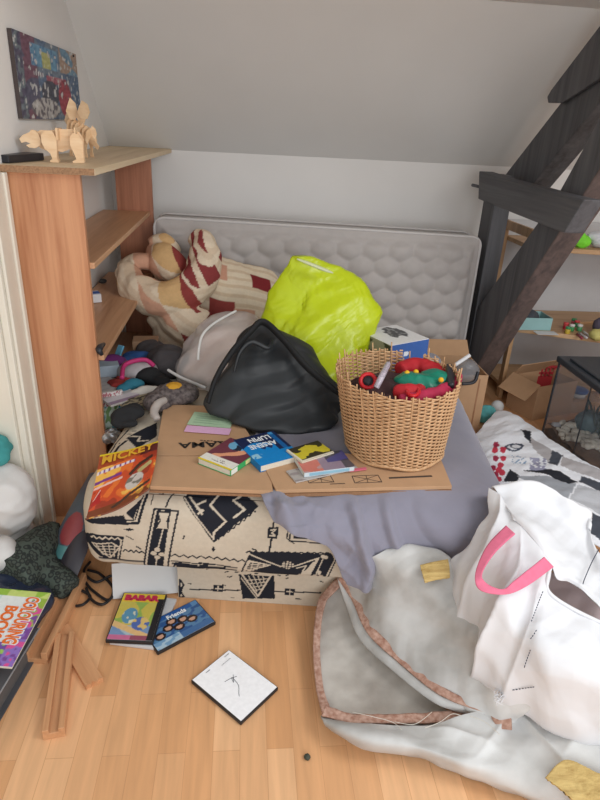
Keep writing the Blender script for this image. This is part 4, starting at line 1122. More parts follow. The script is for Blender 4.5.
# lower panel lying on the floor
low = G([[(341, 575, .13), (350, 582, .13), (362, 600, .12), (378, 620, .11)],
         [(319, 602, .07), (345, 618, .06), (372, 640, .06), (400, 655, .07)],
         [(314, 645, .045), (346, 662, .035), (385, 682, .035), (425, 690, .05)],
         [(317, 688, .04), (350, 698, .035), (395, 707, .035), (455, 715, .05)],
         [(323, 716, .05), (358, 722, .05), (415, 725, .05), (500, 728, .06)]])
M('lower_panel', sheet(low, 70, 80, 0.004, wrink(.002, 8, 1), zmin=0.006), gsi, gs, True, label='soiled beige inner panel')
up = G([[(340, 577, .15), (353, 602, .115), (370, 636, .095), (400, 665, .09), (440, 697, .09), (480, 714, .10), (515, 722, .11)],
        [(347, 572, 0.200), (364, 592, 0.180), (385, 622, 0.160), (415, 650, 0.145), (450, 678, 0.145), (488, 700, 0.155), (525, 714, 0.165)],
        [(358, 564, 0.260), (382, 580, 0.250), (408, 605, 0.220), (437, 630, 0.205), (470, 658, 0.210), (505, 682, 0.220), (540, 702, 0.220)],
        [(372, 557, 0.317), (398, 564, 0.322), (425, 584, 0.297), (452, 610, 0.277), (482, 640, 0.277), (518, 665, 0.282), (550, 690, 0.282)],
        [(388, 551, 0.330), (412, 548, 0.342), (440, 553, 0.342), (466, 572, 0.330), (497, 602, 0.330), (527, 632, 0.330), (560, 660, 0.330)]])
up.append([p + V((0.0, 0.02, -0.06)) for p in up[-1]])
up.append([p + V((0.0, 0.0, -0.12)) for p in up[-1]])
M('upper_panel', sheet(up, 130, 110, 0.004, wrink(.0075, 6, 3, .005, (1, .5, .3), 18), zmin=0.02), gsk, gs, True)
# hem folds of the upper panel
h1 = [(338, 579, .152), (352, 600, .120), (368, 634, .105), (398, 662, .10), (438, 694, .10), (480, 711, .11), (512, 717, .125)]
h2 = [(345, 575, .165), (360, 596, .137), (377, 630, .120), (406, 656, .113), (445, 688, .113), (484, 705, .122), (517, 711, .136)]
M('hem', sheet(G([h1, h2]), 120, 6, 0.006, lambda u, v, p: 0.004 + 0.003 * noise.noise(p * 40)), rustc, gs, True, label='rust coloured stitched hem')
h3 = [(338, 582, .14), (346, 606, .10), (360, 640, .08), (394, 672, .08), (436, 704, .08), (474, 716, .08)]
h4 = [(339, 577, .150), (353, 600, .118), (369, 634, .102), (398, 662, .098), (438, 694, .098), (478, 710, .105)]
M('hem_fold', sheet(G([h3, h4]), 110, 10, 0.008, lambda u, v, p: 0.004 * math.sin(v * PI) + .003 * noise.noise(p * 30)), gsk, gs, True)
e1 = [(342, 574, .14), (330, 586, .11), (318, 603, .08), (313, 645, .055), (316, 688, .048), (322, 714, .06)]
e2 = [(350, 580, .145), (337, 590, .115), (325, 606, .085), (320, 645, .055), (323, 686, .048), (330, 708, .06)]
M('hem', sheet(G([e1, e2]), 110, 6, 0.005, lambda u, v, p: 0.004 + 0.003 * noise.noise(p * 40)), rustc, gs, True, label='rust coloured stitched hem')
e3 = [(322, 716, .06), (350, 723, .06), (385, 724, .06), (420, 724, .06), (465, 722, .07), (505, 722, .08)]
e4 = [(326, 706, .06), (350, 714, .06), (385, 715, .06), (420, 714, .062), (462, 710, .075), (500, 708, .09)]
M('hem', sheet(G([e3, e4]), 110, 6, 0.005, lambda u, v, p: 0.004 + 0.004 * noise.noise(p * 40)), rustc, gs, True, label='rust coloured stitched hem')
M('hem', sheet(G([[(486, 700, .13), (492, 718, .11), (500, 728, .1)], [(504, 700, .14), (511, 716, .13), (512, 730, .11)]]), 30, 8, 0.006, lambda u, v, p: 0.006), rustc, gs, True, label='rust coloured stitched hem')
# front fold rolling down to the floor
ff = G([[(321, 713, .05), (358, 722, .065), (420, 724, .085), (470, 714, .10), (512, 704, .12), (560, 715, .14), (620, 728, .15), (680, 740, .15)],
        [(322, 718, .058), (360, 730, .085), (420, 737, .095), (472, 736, .095), (518, 732, .10), (565, 748, .13), (625, 772, .15), (680, 784, .15)],
        [(324, 724, .05), (362, 739, .08), (420, 749, .09), (472, 762, .09), (525, 768, .10), (570, 783, .11), (630, 800, .12), (690, 815, .12)],
        [(328, 728, .02), (366, 745, .045), (420, 758, .055), (470, 774, .055), (524, 795, .06), (575, 812, .06), (635, 830, .06), (690, 845, .06)],
        [(332, 727, .006), (370, 746, .006), (422, 761, .006), (470, 778, .006), (522, 800, .006), (575, 822, .006), (640, 845, .006), (690, 860, .006)]])
def ffold(u, v, p):
    f = wrink(.0045, 5, 5, .006, (.5, 1, .5), 30)(u, v, p)
    k = min(1, max(0, (u - 0.30) / 0.1)) * max(0, 1 - v * 2.0)
    for c_, s_, am in ((0.40, 1.2, .022), (0.52, -0.7, .026), (0.63, 0.9, .024), (0.74, -0.5, .022)):
        f += am * k * math.exp(-abs(u - c_ - s_ * (v - 0.2) * 0.5) / 0.022)
    return f
M('front_fold', sheet(ff, 150, 90, 0.004, ffold, zmin=0.002), gsk, gs, True)
M('thread', join(*[tube([PZ(*a) for a in l], 0.0007, 5, 30) for l in ([(352, 712, .07), (370, 716, .085), (392, 722, .08), (402, 730, .09)], [(395, 722, .08), (415, 724, .09), (432, 712, .09)], [(425, 728, .1), (440, 722, .1), (452, 714, .11), (462, 716, .1)], [(470, 716, .11), (485, 722, .12), (500, 735, .13)])]), plain('loose thread', (226, 220, 208), 0.7), gs, True, label='loose pale threads')
straw = woodmat('straw webbing', (204, 176, 112), (160, 128, 70), 0, 4.0, 0.7, bump=0.4)
M('strap', sheet(G([[(420, 565, .35), (432, 562, .362), (448, 559, .362)], [(425, 583, .327), (436, 580, .335), (450, 578, .335)]]), 24, 16, 0.006, lambda u, v, p: .004 * math.sin(v * PI) + 0.001 * math.sin(u * 60) * math.sin(v * 40)), straw, gs, True, label='straw coloured woven strap')
M('strap', sheet(G([[(545, 778, .125), (566, 760, .145), (600, 774, .155), (640, 790, .16)], [(572, 800, .115), (582, 795, .12), (610, 802, .13), (650, 818, .13)], [(590, 830, .07), (600, 820, .09), (625, 830, .1), (660, 842, .1)]]), 60, 24, 0.006, lambda u, v, p: .004 + 0.0012 * math.sin(u * 160) * math.sin(v * 60)), straw, gs, True, label='straw coloured woven strap')
# ------------------------------------------------------------------ white sack on top
ws = T('open_sack', 'bright white woven sack with pink handle lying open over the grey sack', 'sack', tuple(PZ(560, 640, 0.0)))
fb = G([[(489, 488, .505), (500, 496, .505), (511, 511, .50), (525, 530, .49), (540, 547, .475), (551, 566, .45), (548, 591, .425), (566, 605, .405), (600, 622, .385), (650, 642, .365)],
        [(487, 515, .46), (497, 525, .475), (508, 543, .465), (521, 562, .45), (533, 582, .435), (541, 602, .42), (549, 617, .405), (570, 630, .39), (605, 647, .37), (650, 665, .35)],
        [(470, 543, .40), (483, 556, .42), (497, 577, .42), (509, 602, .415), (523, 622, .39), (536, 639, .38), (552, 652, .37), (576, 664, .36), (606, 681, .34), (650, 697, .32)],
        [(453, 559, .345), (466, 586, .345), (483, 613, .345), (499, 636, .335), (514, 655, .32), (531, 672, .305), (550, 688, .295), (576, 700, .28), (606, 713, .26), (650, 727, .24)],
        [(451, 577, .30), (459, 618, .26), (474, 653, .225), (488, 680, .20), (502, 701, .185), (528, 714, .17), (550, 729, .165), (576, 738, .165), (602, 743, .165), (650, 752, .16)]])
fb.append([p + V((0.012, 0.02, -0.03)) for p in fb[-1]])
def wfold(u, v, p):
    f = wrink(.006, 6, 9)(u, v, p)
    f += 0.030 * math.exp(-abs((u - 0.30 - 0.02 * math.sin(v * 6)) / 0.030)) * min(1, v * 3) - 0.020 * math.exp(-((u - 0.21) / 0.04) ** 2) * v
    f += 0.016 * math.exp(-abs((u - 0.12) / 0.03)) + 0.014 * math.exp(-abs((u - 0.52 + 0.1 * v) / 0.03)) * v - 0.012 * math.exp(-((u - 0.43) / 0.05) ** 2) * v
    return f * (0.35 + 0.65 * min(1, v * 4) )
M('body', sheet(fb, 150, 110, 0.004, wfold), wsk, ws, True)
fl = G([[(492, 487, .51), (523, 481, .54), (546, 485, .53), (568, 497, .51), (592, 511, .48), (589, 527, .45), (601, 553, .42), (640, 585, .40)],
        [(500, 497, .500), (522, 499, .505), (545, 510, .475), (566, 525, .45), (580, 540, .43), (588, 553, .415), (604, 580, .41), (645, 605, .39)],
        [(509, 509, .506), (526, 520, .505), (543, 534, .49), (558, 550, .465), (570, 564, .445), (580, 576, .425), (602, 597, .40), (650, 625, .38)],
        [(512, 516, .498), (526, 531, .490), (541, 548, .475), (552, 566, .45), (557, 579, .43), (569, 582, .415), (584, 591, .405), (602, 609, .39)]])
fl[3][7] = PZ(602, 609, .385); fl[2][7] = PZ(640, 615, .385)
back = [p + V((0.03, 0.05, -0.10)) for p in fl[0]]
back2 = [p + V((0.03, 0.03, -0.22)) for p in back]
M('flap', sheet([back2, back] + fl, 100, 90, 0.004, wrink(.006, 7, 12)), wsk, ws, True)
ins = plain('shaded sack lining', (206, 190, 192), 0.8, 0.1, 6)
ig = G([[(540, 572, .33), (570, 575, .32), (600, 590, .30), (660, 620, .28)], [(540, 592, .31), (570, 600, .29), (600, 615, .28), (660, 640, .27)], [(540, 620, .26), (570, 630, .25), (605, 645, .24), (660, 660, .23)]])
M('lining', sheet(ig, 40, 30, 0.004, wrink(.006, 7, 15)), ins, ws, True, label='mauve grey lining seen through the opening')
M('rim', tube([PZ(551, 566, .452), PZ(547, 580, .44), PZ(549, 592, .425), PZ(566, 605, .407), PZ(600, 622, .387), PZ(650, 642, .367)], 0.0045, 8, 60), wsk, ws, True)
pink = plain('pink webbing', (226, 118, 146), 0.8, 0.1, 60, 0.4, 420, 0.001, 0.2)
M('handle', sheet(G([[(506, 526, .497), (487, 546, .487), (475.5, 574, .468), (480, 590, .455), (504, 594.5, .450), (527, 586, .463), (553, 567, .47)],
                     [(515, 534, .500), (496, 552, .490), (482.5, 573, .475), (487, 584, .462), (503, 589, .460), (515, 580, .475), (544, 557, .493)]]), 90, 8, 0.003, lambda u, v, p: .002 + 0.0012 * noise.noise(p * 30)), pink, ws, True, label='pink webbing handle')
stt = plain('dark stitching', (60, 66, 84), 0.8)
def bodyp(u, v, off):
    g_ = BG; i, j = v * (len(g_) - 1), u * (len(g_[0]) - 1); i0, j0 = int(min(i, len(g_) - 2)), int(min(j, len(g_[0]) - 2)); fi, fj = i - i0, j - j0
    return (g_[i0][j0] * (1 - fj) + g_[i0][j0 + 1] * fj) * (1 - fi) + (g_[i0 + 1][j0] * (1 - fj) + g_[i0 + 1][j0 + 1] * fj) * fi + V((0, -.3, 1)).normalized() * off
BG = gridpts(fb, 60, 60)
def near_uv(px, py):
    b_ = None
    for i in range(0, 60):
        for j in range(0, 60):
            x_, y_ = proj(BG[i][j]); d = (x_ - px) ** 2 + (y_ - py) ** 2
            if b_ is None or d < b_[0]: b_ = (d, j / 59, i / 59)
    return b_[1], b_[2]
ds = []
for (a, b_) in (((541, 594), (529, 625)), ((534, 632), (528, 643)), ((530, 652), (524, 671)), ((512, 694), (533, 687))):
    ua, ub_ = near_uv(*a), near_uv(*b_); n_ = max(3, int(math.hypot(a[0] - b_[0], a[1] - b_[1]) / 2.6))
    for k in range(n_):
        t0, t1 = k / n_, (k + 0.6) / n_
        p = bodyp(ua[0] + (ub_[0] - ua[0]) * t0, ua[1] + (ub_[1] - ua[1]) * t0, .010); q = bodyp(ua[0] + (ub_[0] - ua[0]) * t1, ua[1] + (ub_[1] - ua[1]) * t1, .010)
        ds.append(tube([p, q], 0.0011, 5, 2))
M('stitching', join(*ds), stt, ws, True, label='dark stitching')
M('stitching', tube([PZ(599, 549, .434), PZ(592, 562, .437), PZ(585, 578, .43), PZ(583, 584, .428)], 0.0012, 5, 30), stt, ws, True, label='dark stitching')
M('frayed_edge', join(*[tube([PZ(498 + 2 * (k % 5), 688 + k, .2) , PZ(494 + 3 * (k % 4), 692 + k, .21), PZ(497 + (k % 3) * 3, 697 + k, .2)], 0.001, 4, 8) for k in range(10)]), wsk, ws, True)
# ------------------------------------------------------------------ printed bed linen
ln = G([[(498, 410, .10), (512, 413, .12), (530, 424, .12), (552, 440, .14), (575, 455, .16), (600, 470, .16), (645, 492, .16)],
        [(484, 425, .12), (500, 430, .15), (520, 440, .16), (545, 455, .18), (570, 470, .20), (600, 485, .20), (645, 507, .20)],
        [(471, 444, .13), (488, 450, .18), (510, 460, .20), (535, 470, .22), (565, 485, .25), (600, 505, .26), (645, 527, .26)],
        [(477, 470, .16), (492, 475, .22), (510, 480, .25), (535, 490, .28), (560, 500, .30), (600, 525, .30), (645, 547, .30)],
        [(481, 500, .18), (500, 500, .24), (520, 500, .27), (540, 510, .29), (565, 522, .29), (600, 547, .29), (645, 565, .29)]])
ln = [[p + V((0.0, 0.02, -0.10)) for p in ln[0]]] + ln
LG = gridpts(ln, 150, 130)
LP = [((521, 429), (531, 432), (531, 442), (525, 438), 'k'), ((530, 436), (552, 451), (549, 462), (533, 449), 'b'), ((552, 450), (563, 455), (557, 467), (548, 462), 'd'),
      ((563, 456), (605, 472), (605, 482), (560, 466), 'b'), ((582, 476), (605, 484), (605, 494), (579, 482), 'd'), ((523, 470), (540, 468), (560, 471), (578, 482), (568, 484), (548, 475), 'k'),
      ((517, 476), (548, 476), (576, 484), (568, 499), (548, 492), (532, 485), 'g'), ((510, 469), (520, 476), (517, 482), (503, 482), 'k'), ((578, 485), (606, 493), (606, 518), (590, 508), (570, 498), 'l'), ((586, 509), (606, 520), (606, 545), (585, 528), 'd'), ((606, 480), (650, 500), (650, 560), (606, 530), 'b')]
LT = {'k': (44, 46, 54), 'd': (78, 82, 92), 'b': (186, 182, 184), 'g': (168, 172, 180), 'l': (196, 198, 204)}
dots = [(185, 178), (180, 200), (212, 200), (183, 233), (213, 233), (203, 260), (172, 272), (195, 280), (208, 290), (182, 297), (195, 316)]
LU = [[proj(p) for p in r] for r in LG]
def lcol(u, v):
    x, y = LU[min(129, int(round(v * 129)))][min(149, int(round(u * 149)))]
    for k, (a, b_) in enumerate(dots):
        d = math.hypot(x - 450 - a / 4, y - 400 - b_ / 4)
        if d < 3.1: return (206, 64, 84) if k % 3 else (170, 50, 80)
    for cx, cy, rx, ry in ((514, 447, 8, 4), (517, 446, 6, 3.4)):
        e = abs(math.hypot((x - cx) / rx, (y - cy) / ry) - 1)
        if e < 0.16: return (70, 80, 100)
    if 512 < x < 526 and 455 < y < 464 and noise.noise(V((x * .45, y * .6, 0))) > 0.12: return (140, 168, 196)
    if 530 < x < 546 and 458 < y < 470 and noise.noise(V((x * .3, y * .5, 4))) > -0.1: return (160, 160, 184)
    for P in LP:
        if inpoly(x, y, P[:-1]): return LT[P[-1]]
    return (244, 246, 252)
vf, cc = sheet(ln, 150, 130, 0.004, lambda u, v, p: .010 * cr(p, 6, 5, .6) + .002 * cr(p, 22, 4), lcol, zmin=0.01)
o = M('printed_linen', vf, colmat('printed linen', 0.8, 0.1, 300, 0.0006, 0.2), None, True, cc)
tag(o, 'white bed linen printed with red dots and grey black blocks beside the glass tank', 'bed linen')
# ------------------------------------------------------------------ shelf unit at the right against the back wall
pr = woodmat('pale pine', (200, 164, 124), (170, 130, 92), 0, 1.0, 0.5)
prz = woodmat('pale pine upright', (196, 158, 118), (164, 124, 88), 2, 1.0, 0.5)
sh = T('shelf_unit', 'pale pine shelf unit behind the leaning brace at the right', 'shelf unit', (2.0, 3.3, 0))
SYF = 3.12
pa = PY(518, 330, SYF); SX = pa.x - 0.012; SZa = pa.z
SZb = PY(590, 251, SYF).z
M('upright', box(SX - 0.022, SX, SYF, SYF + 0.045, 0, SZb + 0.10, 0.002), prz, sh); M('upright', box(SX - 0.022, SX, 3.455, 3.50, 0, SZb + 0.10, 0.002), prz, sh); M('rail', box(SX - 0.02, SX - 0.002, SYF + 0.045, 3.455, SZb + 0.05, SZb + 0.10, 0.002), prz, sh)
def slab(z, qa):
    return prism([(SX, SYF), (qa.x, qa.y), (2.55, qa.y - 0.10), (2.55, 3.50), (SX, 3.50)], V((0, 0, 0)), V((1, 0, 0)), V((0, 1, 0)), V((0, 0, 1)), z - 0.012, z + 0.012, 0.002)
M('shelf', slab(SZa, PZ(600, 341, SZa)), pr, sh)
M('shelf', slab(SZb, PZ(604, 253, SZb)), pr, sh)
print('shelf', SX, SZa, SZb, PZ(600, 341, SZa), PZ(604, 253, SZb))
M('shelf', box(SX, 2.55, SYF, 3.50, 0.05, 0.072, 0.002), pr, sh)
M('back_panel', box(SX, 2.55, 3.502, 3.51, 0.02, SZb + 0.1), plain('white backing', (196, 196, 198), 0.7, 0.05), sh)
struct(M('baseboard_back', box(1.30, 1.52, 3.50, 3.55, 0, 0.62, 0.003), trimm))
zt = SZa + 0.0125
tl = plain('teal translucent plastic', (150, 190, 190), 0.35, 0.1)
A = PZ(519, 330.5, zt); B = PZ(556, 334.5, zt)
tt = T('plastic_tray', 'pale teal plastic tray at the left end of the middle shelf', 'tray', tuple((A + B) / 2 + V((0, 0.06, 0))))
x0, x1, y0 = A.x, B.x, A.y + 0.01
for nm, q in (('wall', (x0, x1, y0, y0 + 0.004, zt, zt + 0.07)), ('wall', (x0, x1, y0 + 0.14, y0 + 0.144, zt, zt + 0.07)), ('wall', (x0, x0 + 0.004, y0 + 0.004, y0 + 0.14, zt, zt + 0.07)), ('wall', (x1 - 0.004, x1, y0 + 0.004, y0 + 0.14, zt, zt + 0.07)), ('bottom', (x0 + .004, x1 - .004, y0 + 0.004, y0 + 0.14, zt, zt + 0.004))):
    M(nm, box(*q, 0.001), tl, tt)
o = M('crumpled_cloth', blobmesh([ball(V(((x0 + x1) / 2 - 0.02, y0 + 0.07, zt + 0.052)), 0.045, sq=(1.2, 1, .9))], 0.006, 3, lambda p, n: .01 * ridge(p * 25, 2)), plain('dark cloth', (80, 84, 92), 0.8, 0.3), None, True)
tag(o, 'dark crumpled cloth inside the teal tray', 'cloth')
o = M('paper_sheet', obox(PZ(546, 333, zt + 0.001), EX, EY, EZ, 0.12, 0.06, 0.0015), plain('white paper', (224, 224, 226), 0.7), None); tag(o, 'white paper sticking out under the teal tray', 'paper')
potc = [(565, 329, (196, 60, 70), 'red'), (571, 331, (70, 150, 90), 'green'), (567, 333.5, (210, 180, 70), 'yellow'), (576, 327, (60, 140, 96), 'dark green'), (579, 331, (90, 160, 110), 'light green'), (573, 325, (200, 90, 100), 'pink')]
proto = None
for k, (px, py, c, nm) in enumerate(potc):
    p = PZ(px, py, zt); 
    t = T('paint_pot', nm + ' little paint pot in the cluster right of the teal tray', 'paint pot', tuple(p), 'paint pots on the middle shelf')
    M('jar', lathe(p, [(0.012, 0), (0.014, 0.003), (0.014, 0.026), (0.012, 0.029)], 16), plain('paint ' + nm, c, 0.4), t, True)
    M('lid', lathe(p, [(0.0148, 0.027), (0.0148, 0.037), (0.013, 0.039)], 16), plain('lid ' + str(k % 3), ((216, 80, 80), (226, 222, 218), (70, 150, 96))[k % 3], 0.4), t, True)
for k, (a, b_, c, nm) in enumerate((((579, 333), (587, 338), (200, 196, 200), 'silver'), ((583, 331.5), (591, 337), (226, 226, 230), 'white'), ((577, 334), (582, 338.5), (150, 60, 80), 'maroon'))):
    o = M('pen', tube([PZ(*a, zt + 0.007), PZ(*b_, zt + 0.007)], 0.0065, 10, 4), plain('pen ' + nm, c, 0.4), None, True); tag(o, nm + ' pen lying right of the paint pots on the middle shelf', 'pen', 'pens on the middle shelf')
o = M('cloth_pouch', blobmesh([ball(PZ(598, 335, zt + 0.028), 0.034, sq=(1.3, 1, .8))], 0.006, 3, lambda p, n: .006 * ridge(p * 25, 2)), plain('yellow cloth', (206, 196, 120), 0.8, 0.2), None, True); tag(o, 'yellow cloth pouch near the right end of the middle shelf', 'pouch')
o = M('soft_toy', blobmesh([ball(PZ(602, 326, zt + 0.045) , 0.045)], 0.006, 3, lambda p, n: .005 * ridge(p * 25, 2)), plain('purple grey plush', (96, 88, 104), 0.9, 0.2), None, True); tag(o, 'purple grey plush lump behind the yellow pouch', 'soft toy')
o = M('wood_strip', obox(PZ(585, 322, zt + 0.008), V((0.96, 0.28, 0)), V((-0.28, 0.96, 0)), EZ, 0.16, 0.03, 0.015, 0.002), pr, None); tag(o, 'wooden strip at the back of the middle shelf', 'wood')
zt2 = SZb + 0.0125
o = M('soft_toy', blobmesh([ellip(PZ(583, 248, zt2) + V((0, 0.02, 0.03)), V((0.042, 0, 0)), V((0, 0.03, 0)), V((0, 0, 0.03)), 18, 12), ball(PZ(582, 248, zt2) + V((-0.01, 0.02, 0.055)), 0.022)], 0.005, 3, lambda p, n: .005 * ridge(p * 22, 2)), plain('bright green plush', (130, 226, 60), 0.7, 0.15), None, True); tag(o, 'bright green soft toy on the upper right shelf beside the brace', 'soft toy')
o = M('white_bundle', blobmesh([ellip(PZ(606, 249, zt2) + V((0, 0.04, 0.035)), V((0.07, 0, 0)), V((0, 0.05, 0)), V((0, 0, 0.035)), 18, 12), ellip(PZ(606, 249, zt2) + V((-0.045, 0.04, 0.055)), V((0.05, 0, 0)), V((0, 0.03, 0)), V((0, 0, 0.025)), 18, 12)], 0.006, 3, lambda p, n: .006 * ridge(p * 20, 2)), plain('white cloth', (210, 212, 216), 0.8, 0.1), None, True); tag(o, 'white cloth bundle on the upper shelf at the right edge', 'cloth')
# ------------------------------------------------------------------ open carton under the shelves
c0 = PZ(531, 421, 0.0); c1 = PZ(505, 406, 0.0); c2 = PZ(560, 409, 0.0)
ea = (c1 - c0); eb = (c2 - c0); la, lb = ea.length, eb.length; ea.normalize(); eb = EZ.cross(ea); 
if eb.dot(c2 - c0) < 0: eb = -eb
oc = T('open_carton', 'brown carton with one raised flap open below the right shelves', 'carton', tuple(c0 + ea * la / 2 + eb * lb / 2))
oh = 0.20
def pl(a0, a1, b0, b1, z0, z1): return obox(c0 + ea * (a0 + a1) / 2 + eb * (b0 + b1) / 2 + EZ * (z0 + z1) / 2, ea, eb, EZ, a1 - a0, b1 - b0, z1 - z0, 0.001)
for q in ((0, la, 0, .005, 0, oh), (0, la, lb - .005, lb, 0, oh), (0, .005, .005, lb - .005, 0, oh), (la - .005, la, .005, lb - .005, 0, oh)): M('wall', pl(*q), cbm, oc)
M('bottom', pl(.005, la - .005, .005, lb - .005, .001, .006), cbm, oc)
M('flap', obox(c0 + ea * la / 2 - eb * 0.035 + EZ * (oh - 0.030), ea, (eb * 0.75 + EZ * 0.66).normalized(), (EZ * 0.75 - eb * 0.66).normalized(), la, 0.12, 0.004), cbm, oc)
M('flap', obox(c0 + ea * (la - 0.025) + eb * lb / 2 + EZ * (oh + 0.030), (ea * -0.55 + EZ * 0.83).normalized(), eb, (EZ * 0.55 + ea * 0.83).normalized(), 0.09, lb - 0.02, 0.004), cbm, oc)
M('flap', obox(c0 + ea * la / 2 + eb * (lb + 0.03) + EZ * (oh + 0.022), ea, (eb * 0.75 + EZ * 0.66).normalized(), (EZ * 0.75 - eb * 0.66).normalized(), la, 0.08, 0.004), cbm, oc)
rc_ = T('red_crate', 'red plastic crate with slots behind the open brown carton', 'crate', tuple(PY(552, 385, 3.08)))
pp = PY(552, 372, 3.08)
rp = plain('red crate plastic', (190, 60, 66), 0.45)
M('side', join(box(pp.x - 0.09, pp.x + 0.09, 3.075, 3.082, pp.z + 0.025, pp.z + 0.04), box(pp.x - 0.09, pp.x + 0.09, 3.075, 3.082, pp.z - 0.012, pp.z + 0.0), box(pp.x - 0.09, pp.x + 0.09, 3.075, 3.082, 0.005, pp.z - 0.025), *[box(pp.x - 0.09 + 0.024 * k, pp.x - 0.082 + 0.024 * k, 3.075, 3.082, pp.z - 0.03, pp.z + 0.03) for k in range(8)]), rp, rc_)
M('bottom', box(pp.x - 0.09, pp.x + 0.09, 3.082, 3.118, 0.003, 0.012), rp, rc_)
bx = PY(577, 388, 3.0)
o = M('closed_carton', box(bx.x - 0.10, bx.x + 0.14, 2.92, 3.11, 0.0, PY(577, 396, 3.0).z - 0.0005, 0.002), cbm, None); tag(o, 'plain brown carton standing behind the glass tank, a blue lidded tub on top', 'carton')
# ------------------------------------------------------------------ glass tank
C1 = PZ(541, 436, 0.0)
best = min((abs(proj(V((C1.x, C1.y, z)))[1] - 356), z) for z in [0.2 + 0.005 * k for k in range(80)])
TH = best[1]
L1 = PZ(560, 356, TH); L2 = PZ(600, 385, TH)
td = (L2 - L1); td.z = 0; td.normalize(); tn = EZ.cross(td)
if tn.x < 0: tn = -tn
TL_, TW = 0.62, 0.42
print('tank', C1, TH, td, tn)
tk = T('glass_tank', 'glass tank with dark lid, soil and dark plants at the right edge', 'tank', tuple(C1 + td * TL_ / 2 + tn * TW / 2))
glass = clearmat('tank glass', (150, 160, 170), 0.13, 0.05)
def tb_(a0, a1, b0, b1, z0, z1, bev=0.0): return obox(C1 + td * (a0 + a1) / 2 + tn * (b0 + b1) / 2 + EZ * (z0 + z1) / 2, td, tn, EZ, a1 - a0, b1 - b0, z1 - z0, bev)
M('pane', tb_(0, TL_, 0, .005, 0.02, TH - 0.03), glass, tk); M('pane', tb_(0, TL_, TW - .005, TW, 0.02, TH - 0.03), glass, tk)
M('pane', tb_(0, .005, .005, TW - .005, 0.02, TH - 0.03), glass, tk); M('pane', tb_(TL_ - .005, TL_, .005, TW - .005, 0.02, TH - 0.03), glass, tk)
lidm = plain('dark lid plastic', (58, 64, 72), 0.35, 0.15, 10)
M('lid', tb_(-0.012, TL_ + 0.012, -0.012, TW + 0.012, TH - 0.03, TH, 0.006), lidm, tk, label='dark plastic lid')
M('lid_ridge', tb_(0.05, TL_ - 0.05, 0.02, 0.045, TH, TH + 0.012, 0.004), lidm, tk)
M('corner_seal', tb_(-.002, .006, -.002, .006, 0.0, TH - 0.03), lidm, tk); M('corner_seal', tb_(0.30, 0.306, -.003, .0, 0.02, TH - 0.03), lidm, tk)
M('base_frame', tb_(-0.005, TL_ + 0.005, -0.005, TW + 0.005, 0, 0.02, 0.003), lidm, tk)
soil = plain('brown soil', (124, 98, 82), 0.95, 0.5, 26, 0.5, 80, 0.004)
bmv, bmf = tb_(0.007, TL_ - .007, .007, TW - .007, 0.021, 0.05)
gv = []
n1, n2 = 50, 34
for i in range(n1 + 1):
    for j in range(n2 + 1):
        a, b_ = 0.008 + (TL_ - .016) * i / n1, 0.008 + (TW - .016) * j / n2
        gv.append(C1 + td * a + tn * b_ + EZ * (0.075 + 0.05 * (b_ / TW) + 0.02 * noise.noise(V((a * 9, b_ * 9, 0)))))
gf = [(i * (n2 + 1) + j, (i + 1) * (n2 + 1) + j, (i + 1) * (n2 + 1) + j + 1, i * (n2 + 1) + j + 1) for i in range(n1) for j in range(n2)]
o = M('soil', join((gv, gf), (bmv, bmf)), soil, tk, True, label='brown soil bed'); o['kind'] = 'stuff'
# plants: leafy tufts
grn2 = plain('dark water plant', (56, 76, 66), 0.6, 0.3, 20); 
lv = []
for k in range(90):
    a, b_ = 0.03 + 0.5 * random.random(), 0.16 + 0.22 * random.random()
    p = C1 + td * a + tn * b_ + EZ * (0.10 + 0.02 * random.random()); h = 0.07 + 0.08 * random.random()
    q = p + V((random.uniform(-.04, .04), random.uniform(-.04, .04), h))
    lv.append(tube([p, (p + q) / 2 + V((random.uniform(-.01, .01), random.uniform(-.01, .01), 0.01)), q], [0.003, 0.012, 0.002], 6, 8, flat=0.25))
o = M('water_plants', join(*lv), grn2, None, True); tag(o, 'dark green plants growing at the back inside the glass tank', 'plants', None, 'stuff')
o = M('rock', blobmesh([ellip(C1 + td * 0.10 + tn * 0.17 + EZ * 0.13, td * 0.06, tn * 0.05, EZ * 0.05, 16, 12)], 0.007, 2, lambda p, n: .01 * ridge(p * 18, 2)), plain('teal grey rock', (84, 110, 116), 0.7, 0.3, 20), None, True); tag(o, 'teal grey rock at the far left inside the glass tank', 'rock')
pg = T('food_tub', 'white tub with oval blue lid on the plain carton behind the glass tank', 'tub', tuple(PY(577, 396, 3.0)))
pt = PY(577, 396, 3.0)
M('tub', lathe(pt, [(0.042, 0.0), (0.05, 0.03)], 28), whm, pg, True); M('tub_lid', lathe(pt, [(0.054, 0.03), (0.054, 0.043), (0.045, 0.047)], 28), plain('blue lid', (50, 90, 170), 0.35), pg, True, label='blue lid')
